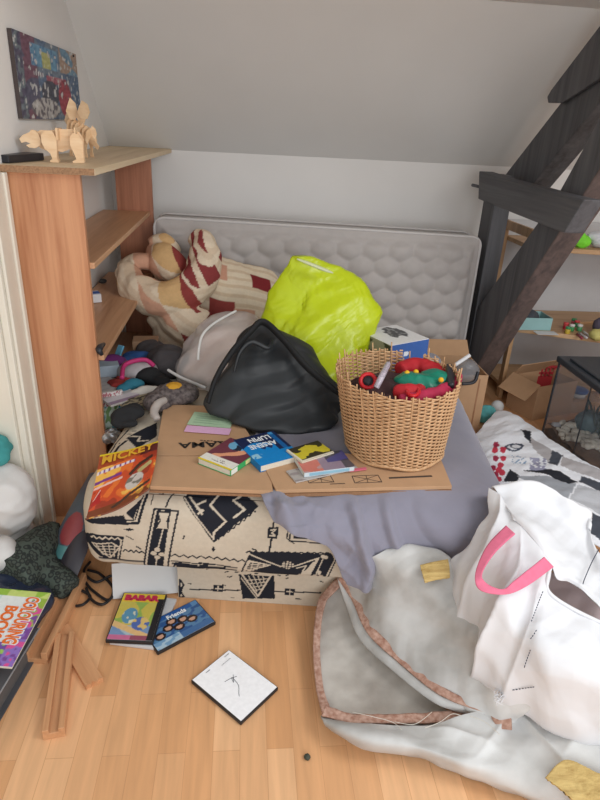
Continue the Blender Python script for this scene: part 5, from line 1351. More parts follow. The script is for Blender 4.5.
# white pebbles
prp = None
rs2 = random.Random(5)
pebm = plain('white pebble', (222, 214, 200), 0.7, 0.15, 40)
for k in range(95):
    t = rs2.random()
    q_ = PZ(561 + 42 * t + rs2.uniform(-3, 3), 425 + 22 * t + rs2.uniform(-6, 7), 0.10) - C1
    a, b_ = min(max(0.015, q_.dot(td)), TL_ - .02), min(max(0.02, q_.dot(tn)), TW - .02)
    z = 0.075 + 0.05 * (b_ / TW) + 0.02 * noise.noise(V((a * 9, b_ * 9, 0))) - 0.002
    p = C1 + td * a + tn * b_ + EZ * z
    if prp is None:
        vf = ball(V((0, 0, 0.009)), 0.0135, 10, 8, (1.2, 0.9, 0.75)); vf = ([v_ + v_.normalized() * 0.002 * noise.noise(v_ * 160) for v_ in vf[0]], vf[1])
        prp = M('pebble', vf, pebm, None, True); o = prp; tag(o, 'white pebble in the bank of pebbles inside the glass tank', 'pebble', 'white pebbles in the tank')
    else:
        o = prp.copy(); COL.objects.link(o)
    o.location = p; o.rotation_euler = (0, 0, rs2.random() * 6); s_ = rs2.uniform(0.7, 1.5); o.scale = (s_, s_, s_)
o = M('stone', blobmesh([ball(C1 + td * 0.045 + tn * 0.04 + EZ * 0.085, 0.02, sq=(1.1, 1, .7))], 0.004, 2, lambda p, n: .004 * ridge(p * 40, 2)), plain('pale stone', (190, 190, 196), 0.7), None, True); tag(o, 'single pale stone at the near left corner inside the tank', 'stone')
# ------------------------------------------------------------------ by the carton
p = PZ(488, 424, 0.0)
o = M('teal_cloth', blobmesh([ellip(p + V((-0.01, 0.03, 0.045)), V((0.05, 0, 0)), V((0, 0.04, 0)), V((0, 0, 0.045)), 16, 12)], 0.006, 3, lambda q, n: .007 * ridge(q * 22, 2)), plain('teal cloth', (96, 178, 180), 0.8, 0.15), None, True); tag(o, 'crumpled teal cloth on the floor right of the moving carton', 'cloth')
p = PZ(496, 413, 0.0)
o = M('white_ball', ball(p + V((0, 0.0, 0.04)), 0.035, 20, 14), plain('white wool', (214, 216, 218), 0.9, 0.1, 30, 0.3, 60), None, True); tag(o, 'white ball on the floor behind the teal cloth', 'ball')
# ------------------------------------------------------------------ picture on the left wall
def tq(u, v):
    c = tq0(u, v); g_ = nz(u, v, 26, 77); return tuple(max(0, min(255, x * 0.78 + 30 + 26 * g_)) for x in c)  # print blended towards grey: haze put into the colours, plus grain
def tq0(u, v):      # generic street-race scene in blues and reds, u from the near edge, v up
    d = nz(u, v, 5, 31); e = nz(u * 1.6, v * 0.7, 19, 32); w_ = 1 - v
    if e > 0.42: return (206, 206, 204)
    if u < 0.10: return (62, 56, 84) if e < 0 else (96, 110, 120)
    if 0.2 < u < 0.62 and 0.08 < w_ < 0.34:
        if 0.36 < u < 0.50 and w_ > 0.15: return (186, 186, 110)
        return (92, 148, 184) if e < 0.15 else (60, 110, 160)
    if 0.22 < u < 0.36 and 0.40 < w_ < 0.46: return (214, 216, 216) if int(u * 90) % 3 else (90, 60, 90)
    if (u - 0.70) ** 2 / 0.014 + (w_ - 0.70) ** 2 / 0.07 < 1: return (164, 46, 62) if e < 0.2 else (120, 40, 60)
    if (u - 0.36) ** 2 / 0.05 + (w_ - 0.86) ** 2 / 0.018 < 1: return (188, 184, 180) if e > -0.15 else (96, 90, 100)
    if (u - 0.45) ** 2 / 0.02 + (w_ - 0.66) ** 2 / 0.03 < 1: return (52, 54, 70)
    if 0.40 < u < 0.75 and 0.42 < w_ < 0.52: return (150, 60, 80) if e < 0.1 else (180, 120, 130)
    if u > 0.65 and w_ < 0.35: return (170, 140, 120) if d > 0 else (96, 140, 170)
    if u < 0.28: return (104, 58, 80) if d > 0 else (70, 70, 96)
    return (70, 96, 130) if d < 0.05 else (102, 120, 140)
cv = T('canvas_print', 'colourful unframed street scene canvas hanging on the left wall above the bookcase', 'picture', (-0.713, 2.56, 1.38))
ctl = PX(6, 25, -0.719); cbl = PX(20, 121, -0.719); ctr = PX(73, 62, -0.719); cbr = PX(77, 118, -0.719)
po = V((-0.719, ctl.y, 1.378)); vf, cc = panel(po, EY, EZ, EX, ctr.y - ctl.y, ctl.z - 1.385, 0.014, tq, 120, 60, (72, 62, 60)); M('canvas', vf, colmat('printed canvas', 0.6, 0.15, 400), cv, False, cc)
M('pin', ball(po + EY * (ctr.y - ctl.y - 0.05) + EZ * (ctl.z - 1.385 - 0.01) + EX * 0.015, 0.005, 10, 8), dk, cv, True)
# ------------------------------------------------------------------ plywood animals on the bookcase
ply = woodmat('plywood', (240, 206, 166), (222, 180, 134), 0, 1.5, 0.6)
BT = 1.2565
def sil(pts, ox, oy, k): return [((x - ox) * k, (oy - y) * k) for x, y in pts]
bo = PZ(62, 162, BT); kb = 0.90 / 4.615 / (F / (WR.transposed() @ (bo - CAM)).z)
be = V((0.985, 0.17, 0)).normalized(); bn = EZ.cross(be)
bear = T('plywood_bear', 'flat-pack plywood bear standing at the front of the bookcase top', 'wooden animal', tuple(bo))
def plate(pts, off, t=0.003, o=bo, k=kb, e=be, n=bn, ox=285, oy=702): return prism(sil(pts, ox, oy, k), o + n * (off - t / 2), e, EZ, n, 0, t)
M('body', plate([(165, 575), (200, 556), (240, 556), (290, 548), (350, 545), (385, 560), (402, 590), (398, 630), (370, 650), (330, 640), (290, 655), (250, 645), (215, 650), (190, 640), (165, 615)], 0, 0.004), ply, bear)
for off in (-0.018, -0.010, 0.010):
    M('head_plate', plate([(100, 600), (118, 582), (150, 568), (160, 556), (178, 560), (190, 570), (200, 600), (195, 625), (170, 640), (140, 638), (128, 628), (150, 618), (128, 612), (108, 618)], off), ply, bear)
for off in (-0.030, -0.020, 0.022):
    M('foreleg', plate([(205, 575), (225, 556), (258, 556), (275, 590), (272, 640), (268, 680), (275, 702), (235, 702), (232, 694), (246, 686), (238, 660), (215, 640), (203, 610)], off), ply, bear)
for off in (-0.028, -0.018, 0.022):
    M('hind_leg', plate([(338, 580), (355, 562), (380, 568), (398, 600), (396, 650), (396, 700), (342, 702), (340, 694), (360, 684), (350, 655), (336, 620)], off), ply, bear)
M('slot_plate', obox(bo + be * (-0.0) + EZ * 0.088 * 0.95, EY, be, EZ, 0.055, 0.006, 0.035), ply, bear)
M('slot_plate', obox(bo + be * 0.055 + EZ * 0.09, EY, be, EZ, 0.06, 0.004, 0.03), ply, bear)
so = PZ(86, 157, BT); se = V((0.80, -0.45, 0)).normalized(); sn = EZ.cross(se); ks = kb * 1.10
steg = T('plywood_dinosaur', 'plywood plated dinosaur standing behind the wooden bear', 'wooden animal', tuple(so))
def splate(pts, off, t=0.003, e=se, n=sn, ox=385, oy=690): return plate(pts, off, t, so, ks, e, n, ox, oy)
M('spine', splate([(250, 590), (280, 540), (330, 515), (380, 520), (420, 560), (450, 600), (482, 632), (470, 648), (440, 628), (410, 610), (370, 600), (320, 590), (285, 585)], 0, 0.004), ply, steg)
for k in range(6):
    c_ = so + se * ((310 + 24 * k - 385) * ks) + EZ * ((690 - (545 + 9 * k)) * ks)
    M('rib', prism([(-0.03, -0.012), (-0.022, 0.02), (0, 0.032), (0.022, 0.02), (0.03, -0.012), (0.022, -0.026), (0.012, -0.01), (0, 0.0), (-0.012, -0.01), (-0.022, -0.026)], c_, sn, EZ, se, -0.0015, 0.0015), ply, steg)
for k, (cx, cy, w_, h_) in enumerate(((282, 500, 40, 76), (325, 452, 54, 100), (368, 478, 46, 84), (404, 455, 66, 84), (440, 560, 34, 60))):
    c_ = so + se * ((cx - 385) * ks) + EZ * ((690 - cy - h_ * 0.3) * ks)
    hw, hh = w_ * ks * 0.55, h_ * ks
    e_ = V((0.97, 0.1, 0.0)).normalized() if k != 3 else V((0.9, -0.3, 0.1)).normalized()
    M('back_plate', prism([(-hw * 0.45, -0.3 * hh), (-hw, 0.1 * hh), (-hw * 0.55, 0.45 * hh), (-0.1 * hw, 0.75 * hh), (hw * 0.75, 0.5 * hh), (hw, 0.05 * hh), (hw * 0.5, -0.3 * hh)], c_ + sn * (0.006 * (-1) ** k), e_, EZ, EZ.cross(e_), -0.0015, 0.0015), ply, steg)
for (x0, off) in ((300, -0.016), (300, 0.016), (400, -0.016), (400, 0.016)):
    M('leg', splate([(x0 - 14, 585), (x0 + 16, 580), (x0 + 22, 620), (x0 + 14, 660), (x0 + 20, 690), (x0 - 6, 690), (x0 + 2, 650), (x0 - 8, 620)], off), ply, steg)
A = PZ(-4, 163.5, BT); B = PZ(33, 160.5, BT)
vf = obox((A + B) / 2 + V((-0.0, 0.03, 0.012)), (B - A).normalized(), EZ.cross((B - A).normalized()), EZ, (B - A).length, 0.06, 0.022, 0.002)
db = T('black_case', 'small black film case lying at the front left end of the bookcase top', 'case', tuple((A + B) / 2))
M('case', vf, dk, db); bx_ = (B - A).normalized()
M('label_strip', obox(B - bx_ * 0.02 - EZ.cross(bx_) * 0.0005 + V((0, 0, 0.012)), bx_, EZ.cross(bx_), EZ, 0.03, 0.001, 0.012), plain('grey label', (176, 172, 168), 0.6), db, label='grey printed strip')
# things on the bookcase shelves
S2Z = 0.6525
sb = T('medicine_box', 'small blue and white box on the middle bookcase shelf near the side panel', 'box', tuple(PZ(95, 305, S2Z)))
p = PZ(94, 303, S2Z)
M('carton_body', obox(p + V((-0.005, 0.03, 0.02)), V((0.9, .4, 0)).normalized(), V((-.4, .9, 0)).normalized(), EZ, 0.05, 0.07, 0.036, 0.001), whm, sb)
M('blue_panel', obox(p + V((-0.005, 0.03, 0.0385)), V((0.9, .4, 0)).normalized(), V((-.4, .9, 0)).normalized(), EZ, 0.048, 0.04, 0.001), plain('box blue', (50, 96, 176), 0.5), sb)
o = M('hair_clip', join(tube([PZ(102, 355, S2Z + .01), PZ(99, 349, S2Z + .03), PZ(104, 344, S2Z + .02)], [0.006, 0.012, 0.006], 8, 14)), dk, None, True); tag(o, 'black hair clip at the front edge of the middle bookcase shelf', 'hair clip')
o = M('wrapper', blobmesh([ellip(PZ(103, 284, S2Z) + V((0, 0, 0.014)), V((0.018, 0.01, 0)), V((-.005, 0.01, 0)), V((0, 0, 0.012)), 12, 10)], 0.003, 2), plain('dark wrapper', (70, 66, 64), 0.5, 0.5, 60), None, True); tag(o, 'small dark wrapper at the back of the middle bookcase shelf', 'wrapper')
o = M('wood_chip', obox(PZ(122, 292, S2Z + 0.003), V((0.9, 0.3, 0)).normalized(), V((-.3, .9, 0)).normalized(), EZ, 0.02, 0.008, 0.005), ply, None); tag(o, 'tiny pale wood chip on the middle bookcase shelf near the duvet', 'chip')
# ------------------------------------------------------------------ jumble between bookcase and sofa
def heap(name, label, cat, els, mat, amp=.008, sc=16, vox=0.007, sm=3):
    o = M(name, blobmesh([ellip(*e, 16, 12) for e in els], vox, sm, lambda p, n: amp * 1.6 * cr(p, sc * 0.75, 5, 0.6)), mat, None, True); tag(o, label, cat); return o
def el(px, py, z, rx, ry, rz, yaw=0.0):
    c_ = PZ(px, py, z); a = math.radians(yaw); return (c_, V((rx * math.cos(a), rx * math.sin(a), 0)), V((-ry * math.sin(a), ry * math.cos(a), 0)), V((0, 0, rz)))
HZ = 0.45
heap('purple_cloth', 'purple and magenta cloth at the back of the jumble under the middle shelf', 'cloth', [el(113, 366, HZ + .02, .07, .05, .05), el(124, 369, HZ, .05, .05, .04)], plain('purple cloth', (112, 44, 110), 0.8, 0.3, 20))
heap('blue_cloth', 'blue cloth crumpled behind the pink edged pouch', 'cloth', [el(138, 358, HZ + .02, .07, .05, .03), el(128, 364, HZ + .02, .05, .04, .03)], plain('blue cloth', (44, 88, 150), 0.8, 0.25, 20))
pch = T('mesh_pouch', 'pale grey pouch with a bright pink zip edge in the jumble', 'pouch', tuple(PZ(138, 374, HZ)))
M('body', blobmesh([ellip(*el(138, 371, HZ + .03, .075, .06, .04, 10), 18, 12)], 0.007, 3, lambda p, n: .006 * ridge(p * 14, 2)), plain('pale mesh', (170, 164, 166), 0.6, 0.2, 30), pch, True)
M('zip_edge', tube([PZ(122, 378, HZ + .06), PZ(124, 366, HZ + .075), PZ(134, 361, HZ + .085), PZ(146, 360, HZ + .08), PZ(154, 366, HZ + .06)], 0.009, 8, 50), plain('pink zip', (190, 50, 110), 0.6), pch, True, label='bright pink zip edge')
heap('black_cloth', 'black cloth garment lying across the jumble beside the storage bag', 'clothing', [el(148, 375, HZ + .03, .05, .04, .03, 20), el(160, 382, HZ + .01, .06, .035, .03, -30), el(172, 387, HZ, .04, .03, .025)], plain('black cotton', (28, 28, 30), 0.85, 0.2))
heap('teal_sock', 'teal blue sock in the middle of the jumble', 'sock', [el(134, 384, HZ + .02, .04, .025, .022, 20), el(124, 389, HZ + .01, .03, .022, .02, 40)], plain('teal knit', (44, 112, 132), 0.85, 0.2))
heap('white_cloth', 'small white cloth below the black garment in the jumble', 'cloth', [el(150, 390, HZ + .01, .05, .03, .018, 10), el(138, 394, HZ, .04, .025, .015)], plain('white cotton', (204, 198, 190), 0.85, 0.1))
heap('red_cloth', 'red cloth peeking out beside the notepad', 'cloth', [el(118, 385, HZ + .01, .05, .03, .02, -30), el(128, 379, HZ + .01, .05, .03, .02, -10)], plain('brick red cloth', (168, 60, 56), 0.85, 0.25))
heap('grey_blanket', 'dark grey blanket stuffed in the gap below the duvet', 'blanket', [el(168, 362, HZ + .03, .09, .10, .07, 0), el(152, 352, HZ + .02, .07, .08, .05)], plain('dark grey fleece', (72, 68, 70), 0.95, 0.2))
o = M('small_carton', obox(PZ(146, 346, HZ + .03), V((0.97, .1, 0)).normalized(), V((-.1, .97, 0)).normalized(), EZ, 0.11, 0.08, 0.07, 0.002), plain('kraft card', (150, 118, 92), 0.85), None); tag(o, 'small brown carton deep under the middle bookcase shelf', 'carton')
o = M('blister_pack', obox(PZ(119, 352, HZ + .05), V((0.8, -.5, 0.0)).normalized(), V((.3, .5, .8)).normalized(), V((0.8, -.5, 0.0)).normalized().cross(V((.3, .5, .8)).normalized()), 0.03, 0.06, 0.008, 0.002), plain('sky blue card', (110, 176, 206), 0.5, 0.3, 60), None); tag(o, 'light blue card pack standing behind the purple cloth', 'pack')
def npf(u, v):
    if v < 0.10: return (150, 130, 150)
    if v < 0.22: return (206, 200, 204)
    return (184, 178, 176) if int(v * 30) % 4 else (168, 164, 164)
A, ex, ey, w_, h_ = frame3((111, 405), (142, 396), (97, 378), HZ + .012)
vf, cc = panel(A - EZ * .008, ex, ey, EZ, w_, h_, 0.008, npf, 40, 60, (190, 184, 180)); o = M('notepad', vf, prnt, None, False, cc); tag(o, 'grey notepad lying beside the bookcase side panel in the jumble', 'notepad')
o = M('white_carton', obox(PZ(107, 369, HZ + .03), V((0.95, .3, 0)).normalized(), V((-.3, .95, 0)).normalized(), EZ, 0.09, 0.07, 0.05, 0.002), plain('pale blue card', (164, 178, 190), 0.7, 0.15, 20), None); tag(o, 'pale blue white carton against the side panel behind the notepad', 'carton')
def lf(u, v):
    d = nz(u, v, 5, 41)
    if v > 0.62: return (196, 190, 186) if nz(u, v, 22, 42) > -0.05 else (150, 70, 80)
    if d > 0.1: return (96, 130, 70)
    return (176, 190, 176) if d > -0.25 else (70, 140, 160)
A = PY(100, 428, 2.03); 
vf, cc = panel(PY(99, 430, 2.02), V((0.93, 0.36, 0)).normalized(), (PY(101, 392, 2.07) - PY(99, 430, 2.02)).normalized(), V((0.36, -0.93, 0.05)).normalized(), 0.075, (PY(101, 392, 2.07) - PY(99, 430, 2.02)).length, 0.012, lf, 40, 60, (200, 196, 190))
o = M('picture_book', vf, prnt, None, False, cc); tag(o, 'picture book with green animals standing against the bookcase side panel', 'book')
heap('foil_wrapper', 'crumpled silver foil below the standing picture book', 'wrapper', [(PY(112, 436, 1.98), V((0.035, 0, 0)), V((0, 0.03, 0)), V((0, 0, 0.03)))], plain('foil', (190, 190, 194), 0.25, 0.5, 60, metal=0.7), .008, 40, 0.004, 1)
nvf, nc = sheet(G([[(118, 404, HZ), (148, 393, HZ + .02), (170, 391, HZ + .02)], [(128, 412, HZ), (150, 402, HZ + .01), (180, 397, HZ)]]), 60, 24, 0.004, lambda u, v, p: .004 * ridge(p * 12, 2), lambda u, v: (150, 140, 116) if noise.noise(V((u * 16, v * 6, 0))) > -0.05 else (60, 56, 50))
o = M('newspaper', nvf, prnt, None, True, nc); tag(o, 'strip of printed newspaper under the patterned slipper', 'newspaper')
heap('black_sock', 'black crumpled sock lying in front of the notepad', 'sock', [el(132, 412, HZ + .02, .05, .035, .03, 10), el(120, 416, HZ + .01, .035, .03, .03), el(124, 423, HZ, .05, .025, .02)], plain('black knit', (36, 36, 38), 0.9, 0.3))
spm = plain('grey patterned plush', (116, 106, 104), 0.9, 0.2, 70, 0.3, 90, c2=(58, 50, 52))
sp = T('slipper', 'grey patterned plush slipper with a yellow face at the cardboard corner', 'slipper', tuple(PZ(175, 404, HZ)))
M('upper', blobmesh([ellip(*el(176, 394, HZ + .03, .085, .055, .04, 12), 18, 12), ellip(*el(158, 402, HZ + .02, .05, .05, .035, 30), 18, 12)], 0.006, 3, lambda p, n: .004 * ridge(p * 30, 2)), spm, sp, True)
M('cuff', tube([PZ(165, 400, HZ + .04), PZ(158, 404, HZ + .04), PZ(154, 412, HZ + .03), PZ(157, 419, HZ + .02)], [0.012, 0.015, 0.015, 0.012], 10, 30), plain('pale fleece', (188, 178, 172), 0.9, 0.2), sp, True, label='pale fleece cuff')
M('face_patch', blobmesh([ellip(*el(174, 387, HZ + .062, .03, .025, .014, 10), 14, 10)], 0.004, 2, lambda p, n: .003 * ridge(p * 50, 2)), plain('yellow felt', (214, 158, 48), 0.85, 0.2), sp, True, label='yellow face patch')
# ------------------------------------------------------------------ left foreground
def leanf(u, v):
    d = nz(u, v, 3, 51)
    if v > 0.80: return (84, 134, 134)
    if (u - 0.50) ** 2 / 0.10 + (v - 0.62) ** 2 / 0.030 < 1: return (146, 62, 66) if d > -0.25 else (90, 40, 46)
    return (78, 88, 98) if d > -0.1 else (60, 66, 78)
lg = [[PY(89, 474, 1.90), PY(96, 474, 1.89), PY(103, 480, 1.86)], [PZ(66, 515, .18), PZ(77, 518, .185), PZ(89, 524, .17)], [PZ(46, 556, .085), PZ(59, 559, .095), PZ(74, 562, .09)]]
vf, cc = sheet(lg, 40, 80, 0.009, lambda u, v, p: 0.006 * math.sin(u * PI), leanf)
o = M('magazine', vf, colmat('glossy magazine', 0.3), None, True, cc); tag(o, 'dark magazine with a red shape and teal foot sliding down beside the sofa', 'magazine')
lg2 = [[p + V((0.014, -0.045, -0.034)) for p in r] for r in lg]
o = M('magazine', sheet(lg2, 30, 60, 0.008, lambda u, v, p: 0.006 * math.sin(u * PI)), plain('dark magazine', (58, 54, 60), 0.35, 0.2), None, True); tag(o, 'plain dark magazine lying beneath the one with the red shape', 'magazine')
m, nt, b = base_mat('leopard fleece'); v = objvec(nt)
vo = N(nt, 'ShaderNodeTexVoronoi', Scale=62); nt.links.new(v, vo.inputs['Vector'])
rr = nt.nodes.new('ShaderNodeValToRGB'); e_ = rr.color_ramp.elements
e_[0].position = 0.0; e_[0].color = lin((66, 74, 66)); e_[1].position = 0.62; e_[1].color = lin((72, 82, 74))
for ps, c in ((0.30, (66, 72, 66)), (0.36, (34, 40, 38)), (0.52, (34, 40, 38))): q = e_.new(ps); q.color = lin(c)
nt.links.new(vo.outputs['Distance'], rr.inputs['Fac']); nt.links.new(rr.outputs['Color'], b.inputs['Base Color']); b.inputs['Roughness'].default_value = 0.9
vf = blobmesh([tube([PZ(54, 527, .13), PZ(40, 543, .13), PZ(26, 562, .12), PZ(8, 580, .12)], [.035, .055, .075, .075], 16), tube([PZ(32, 565, .08), PZ(52, 577, .065), PZ(70, 590, .05)], [.07, .055, .04], 14), ellip(PZ(28, 575, .05), V((.10, 0, 0)), V((0, .08, 0)), V((0, 0, .05)), 16, 10)], 0.009, 4, lambda p, n: .018 * cr(p, 7, 5, .6))
vf = ([V((p.x, p.y, max(p.z, 0.002))) for p in vf[0]], vf[1])
o = M('fleece_blanket', vf, m, None, True); tag(o, 'dark green leopard print fleece bundled at the foot of the door trim', 'blanket')
wb = plain('white plastic bag', (206, 204, 202), 0.45, 0.05, 8, 0.3, 40, 0.003)
P0 = PY(4, 500, 1.70)
vf = blobmesh([ellip(P0, V((.095, 0, 0)), V((0, .09, 0)), V((0, 0, .12)), 20, 14), ellip(P0 + V((-.06, 0, .03)), V((.08, 0, 0)), V((0, .09, 0)), V((0, 0, .13)), 20, 14), ellip(V((P0.x - .02, P0.y, .1)), V((.09, 0, 0)), V((0, .09, 0)), V((0, 0, .1)), 18, 12)], 0.008, 4, lambda p, n: .008 * ridge(p * 11, 2))
o = M('plastic_bag', vf, wb, None, True); tag(o, 'bulging white plastic bag beside the door trim at the left edge', 'bag')
P1 = PZ(2, 553, .18)
heap('white_bundle', 'small white cloth bundle below the white bag at the left edge', 'cloth', [(P1, V((.05, 0, 0)), V((0, .05, 0)), V((0, 0, .05)))], wb, .005, 14)
P2 = PY(2, 449, 1.74)
heap('teal_towel', 'teal towel lying on top of the white plastic bag', 'towel', [(P2 + V((-.01, 0, -.01)), V((.040, 0, 0)), V((0, .06, 0)), V((0, 0, .028))), (P2 + V((-.03, 0, .02)), V((.05, 0, 0)), V((0, .05, 0)), V((0, 0, .03)))], plain('teal towel', (66, 150, 150), 0.9, 0.2), .008, 18)
nv_ = plain('navy film', (46, 54, 74), 0.25, 0.25, 8, 0.2, 30)
vf = blobmesh([ellip(PZ(14, 605, .09), V((.10, 0, 0)), V((0, .09, 0)), V((0, 0, .035)), 18, 12), ellip(PZ(-8, 595, .09), V((.10, 0, 0)), V((0, .09, 0)), V((0, 0, .04)), 18, 12), ellip(PZ(5, 620, .04), V((.10, 0, 0)), V((0, .10, 0)), V((0, 0, .04)), 18, 12)], 0.008, 3, lambda p, n: .010 * ridge(p * 9, 2))
vf = ([V((p.x, p.y, max(p.z, 0.002))) for p in vf[0]], vf[1])
o = M('plastic_wrap', vf, nv_, None, True); tag(o, 'shiny navy plastic wrapping behind the colouring book at the left edge', 'plastic')
# colouring book on a dark folder
def cbf(u, v):
    # u along the right-hand edge down the photo, v towards the left
    d = nz(u, v, 6, 61); e = nz(u, v, 14, 62)
    if u < 0.10: return (150, 190, 70) if d > -0.1 else (196, 214, 120)
    if 0.2 < v and u < 0.72 and v > 0.25 + 0.0 * u: return (200, 222, 218) if v > 0.6 else (226, 232, 232)
    if v < 0.20: 
        if e > 0.25: return (214, 80, 150)
        if e < -0.25: return (120, 70, 150)
        return (150, 180, 70) if u < 0.5 else (140, 110, 190)
    if u > 0.62: return (112, 76, 160) if e > -0.1 else (150, 190, 90)
    if u < 0.35 and v > 0.4: return (180, 214, 210)
    return (226, 232, 232)
K0 = PZ(51, 593, .135); K1 = PZ(12, 667, .125); K2 = PZ(25, 588, .14)
ex = (K1 - K0).normalized(); ez = ex.cross(K2 - K0).normalized()
if ez.z < 0: ez = -ez
ey = ez.cross(ex); 
if ey.dot(K2 - K0) < 0: ey = -ey
cw, ch = (K1 - K0).length, 0.21
cbk = T('colouring_book', 'bright colouring book with orange bubble lettering on the dark folder at left', 'book', tuple(K0 + ex * cw / 2 + ey * ch / 2 - ez * 0.01))
vf, cc = panel(K0 - ez * 0.003, ex, ey, ez, cw, ch, 0.003, cbf, 90, 70, (224, 222, 220)); M('front_cover', vf, prnt, cbk, False, cc)
M('pages', obox(K0 + ex * cw / 2 + ey * ch / 2 - ez * 0.0065, ex, ey, ez, cw - .004, ch - .004, 0.007), pagem, cbk)
ora = plain('orange lettering', (232, 112, 40), 0.45); 
for nm, mt_, bold, off in (('title_edge', whm, 0.0055, .0004), ('title', ora, 0.0015, .0012)):
    text(nm, 'COLOURING', 0.050, K0 + ex * 0.022 + ey * 0.056 + ez * off, ex, -ey, ez, mt_, cbk, 0.0003, bold, sx=0.56)
    text(nm, 'BOOK', 0.046, K0 + ex * 0.06 + ey * 0.098 + ez * off, ex, -ey, ez, mt_, cbk, 0.0003, bold, sx=0.85)
fo = PZ(12, 668, .09); f1_ = PZ(47, 604, .11); fd = (f1_ - fo); fd.z = 0; fl_ = fd.length; fd.normalize(); fn_ = EZ.cross(fd)
fq = T('folder', 'dark grey ring folder lying on the floor under the colouring book', 'folder', tuple(fo))
o0 = V((fo.x, fo.y, 0)) - fd * 0.17
M('cover', obox(o0 + fd * 0.16 + fn_ * 0.12 + EZ * 0.075, fd, fn_, EZ, 0.32, 0.24, 0.004, 0.001), plain('folder grey', (84, 84, 88), 0.4), fq)
M('cover', obox(o0 + fd * 0.16 + fn_ * 0.12 + EZ * 0.003, fd, fn_, EZ, 0.32, 0.24, 0.004, 0.001), plain('folder grey', (84, 84, 88), 0.4), fq)
M('pages', obox(o0 + fd * 0.16 + fn_ * 0.125 + EZ * 0.039, fd, fn_, EZ, 0.30, 0.22, 0.066), plain('dark pages', (96, 94, 94), 0.7, 0.2, 60), fq)
M('edge_strip', obox(o0 + fd * 0.16 - fn_ * 0.0005 + EZ * 0.077, fd, fn_, EZ, 0.32, 0.003, 0.003), plain('steel edge', (150, 152, 156), 0.35), fq, label='pale metal edge')
# ------------------------------------------------------------------ wood offcuts
beech = woodmat('raw beech', (212, 160, 116), (180, 126, 86), 0, 1.2, 0.55)
def channel(name, label, nearL, nearR, far, w, h, wall, zb=0.0, base=0.012, z1=None):
    """grooved timber: photo points of the near top corners and the far top middle"""
    a, b_ = PZ(*nearL, h + zb), PZ(*nearR, h + zb); f = PZ(*far, h + zb)
    mid = (a + b_) / 2; d = f - mid; L = d.length; d.normalize(); s_ = d.cross(EZ).normalized(); w = (b_ - a).length if w is None else w
    t = T(name, label, 'timber', (mid.x, mid.y, zb))
    o0 = V((mid.x, mid.y, zb)); c_ = o0 + d * L / 2
    # material grain runs along X in local space: build the geometry along X and rotate the empty
    ang = math.atan2(d.y, d.x); t.rotation_euler = (0, 0, ang)
    def part(nm, y0, y1, z0, z1):
        vf = box(0, L, y0, y1, z0, z1, 0.0015); WLt = WL[t]; M(nm, ([WLt + v_ for v_ in vf[0]], vf[1]), beech, t)
    part('groove_floor', -w / 2, w / 2, 0.0, base)
    part('wall', -w / 2, -w / 2 + wall, base, h); part('wall', w / 2 - wall, w / 2, base, h)
    return t
channel('grooved_offcut', 'long grooved wood offcut nearest the camera lying on the floor', (42, 730), (64, 729), (65, 632), None, 0.032, 0.015, 0.0, 0.020)
channel('grooved_offcut', 'wider grooved wood offcut behind the nearest one running under the colouring book', (21, 654), (47, 652), (76, 572), None, 0.04, 0.017, 0.0, 0.018)
A, ex, ey, w_, h_ = frame3((86, 687), (103, 678), (71, 622), 0.014)
pk = T('flat_offcut', 'flat thin wood offcut with a snapped end beside the grooved offcuts', 'timber', (A.x, A.y, 0))
ang = math.atan2(ey.y, ey.x); pk.rotation_euler = (0, 0, ang)
poly = [(0, -w_), (0.006, -w_ * .8), (0.0, -w_ * .6), (0.008, -w_ * .45), (0.001, -w_ * .3), (0.005, -w_ * .12), (0, 0), (h_, 0), (h_, -w_)]
vf = prism(poly, WL[pk], EX, EY, EZ, 0.0, 0.014); M('board', vf, beech, pk)
# ------------------------------------------------------------------ cables
cabm = plain('black cable', (34, 32, 34), 0.5)
for k, pts in enumerate(([(66, 588), (80, 578), (92, 590), (108, 600), (113, 588), (100, 574), (88, 570)], [(60, 592), (78, 590), (90, 596), (84, 604), (76, 606)], [(90, 562), (84, 572), (96, 582), (112, 576), (116, 590), (104, 604), (92, 600), (86, 588)])):
    o = M('cable', tube([PZ(x, y, 0.005 + 0.006 * (i % 2) + .002 * k) for i, (x, y) in enumerate(pts)], 0.0046, 8, 80), cabm, None, True)
    tag(o, ('black cable looping from the fleece towards the white panel', 'short black cable ending beside the flat wood offcut', 'black cable coiled in the dark under the sofa end')[k], 'cable')
# white panel leaning under the sofa
pa_, pb_, pc_ = PZ(113, 599, 0.004), PZ(185, 592, 0.004), PY(101, 566, 1.555)
ex = (pb_ - pa_).normalized(); ey = (pc_ - pa_); hh = ey.length; ez = ex.cross(ey).normalized(); ey = ez.cross(ex)
o = M('laminate_sheet', obox(pa_ + ex * (pb_ - pa_).length / 2 + ey * hh / 2, ex, ey, ez, (pb_ - pa_).length, hh, 0.005, 0.001), plain('white laminate', (206, 206, 206), 0.5, 0.03), None); tag(o, 'plain pale grey panel leaning under the sofa behind the cartoon film case', 'panel')
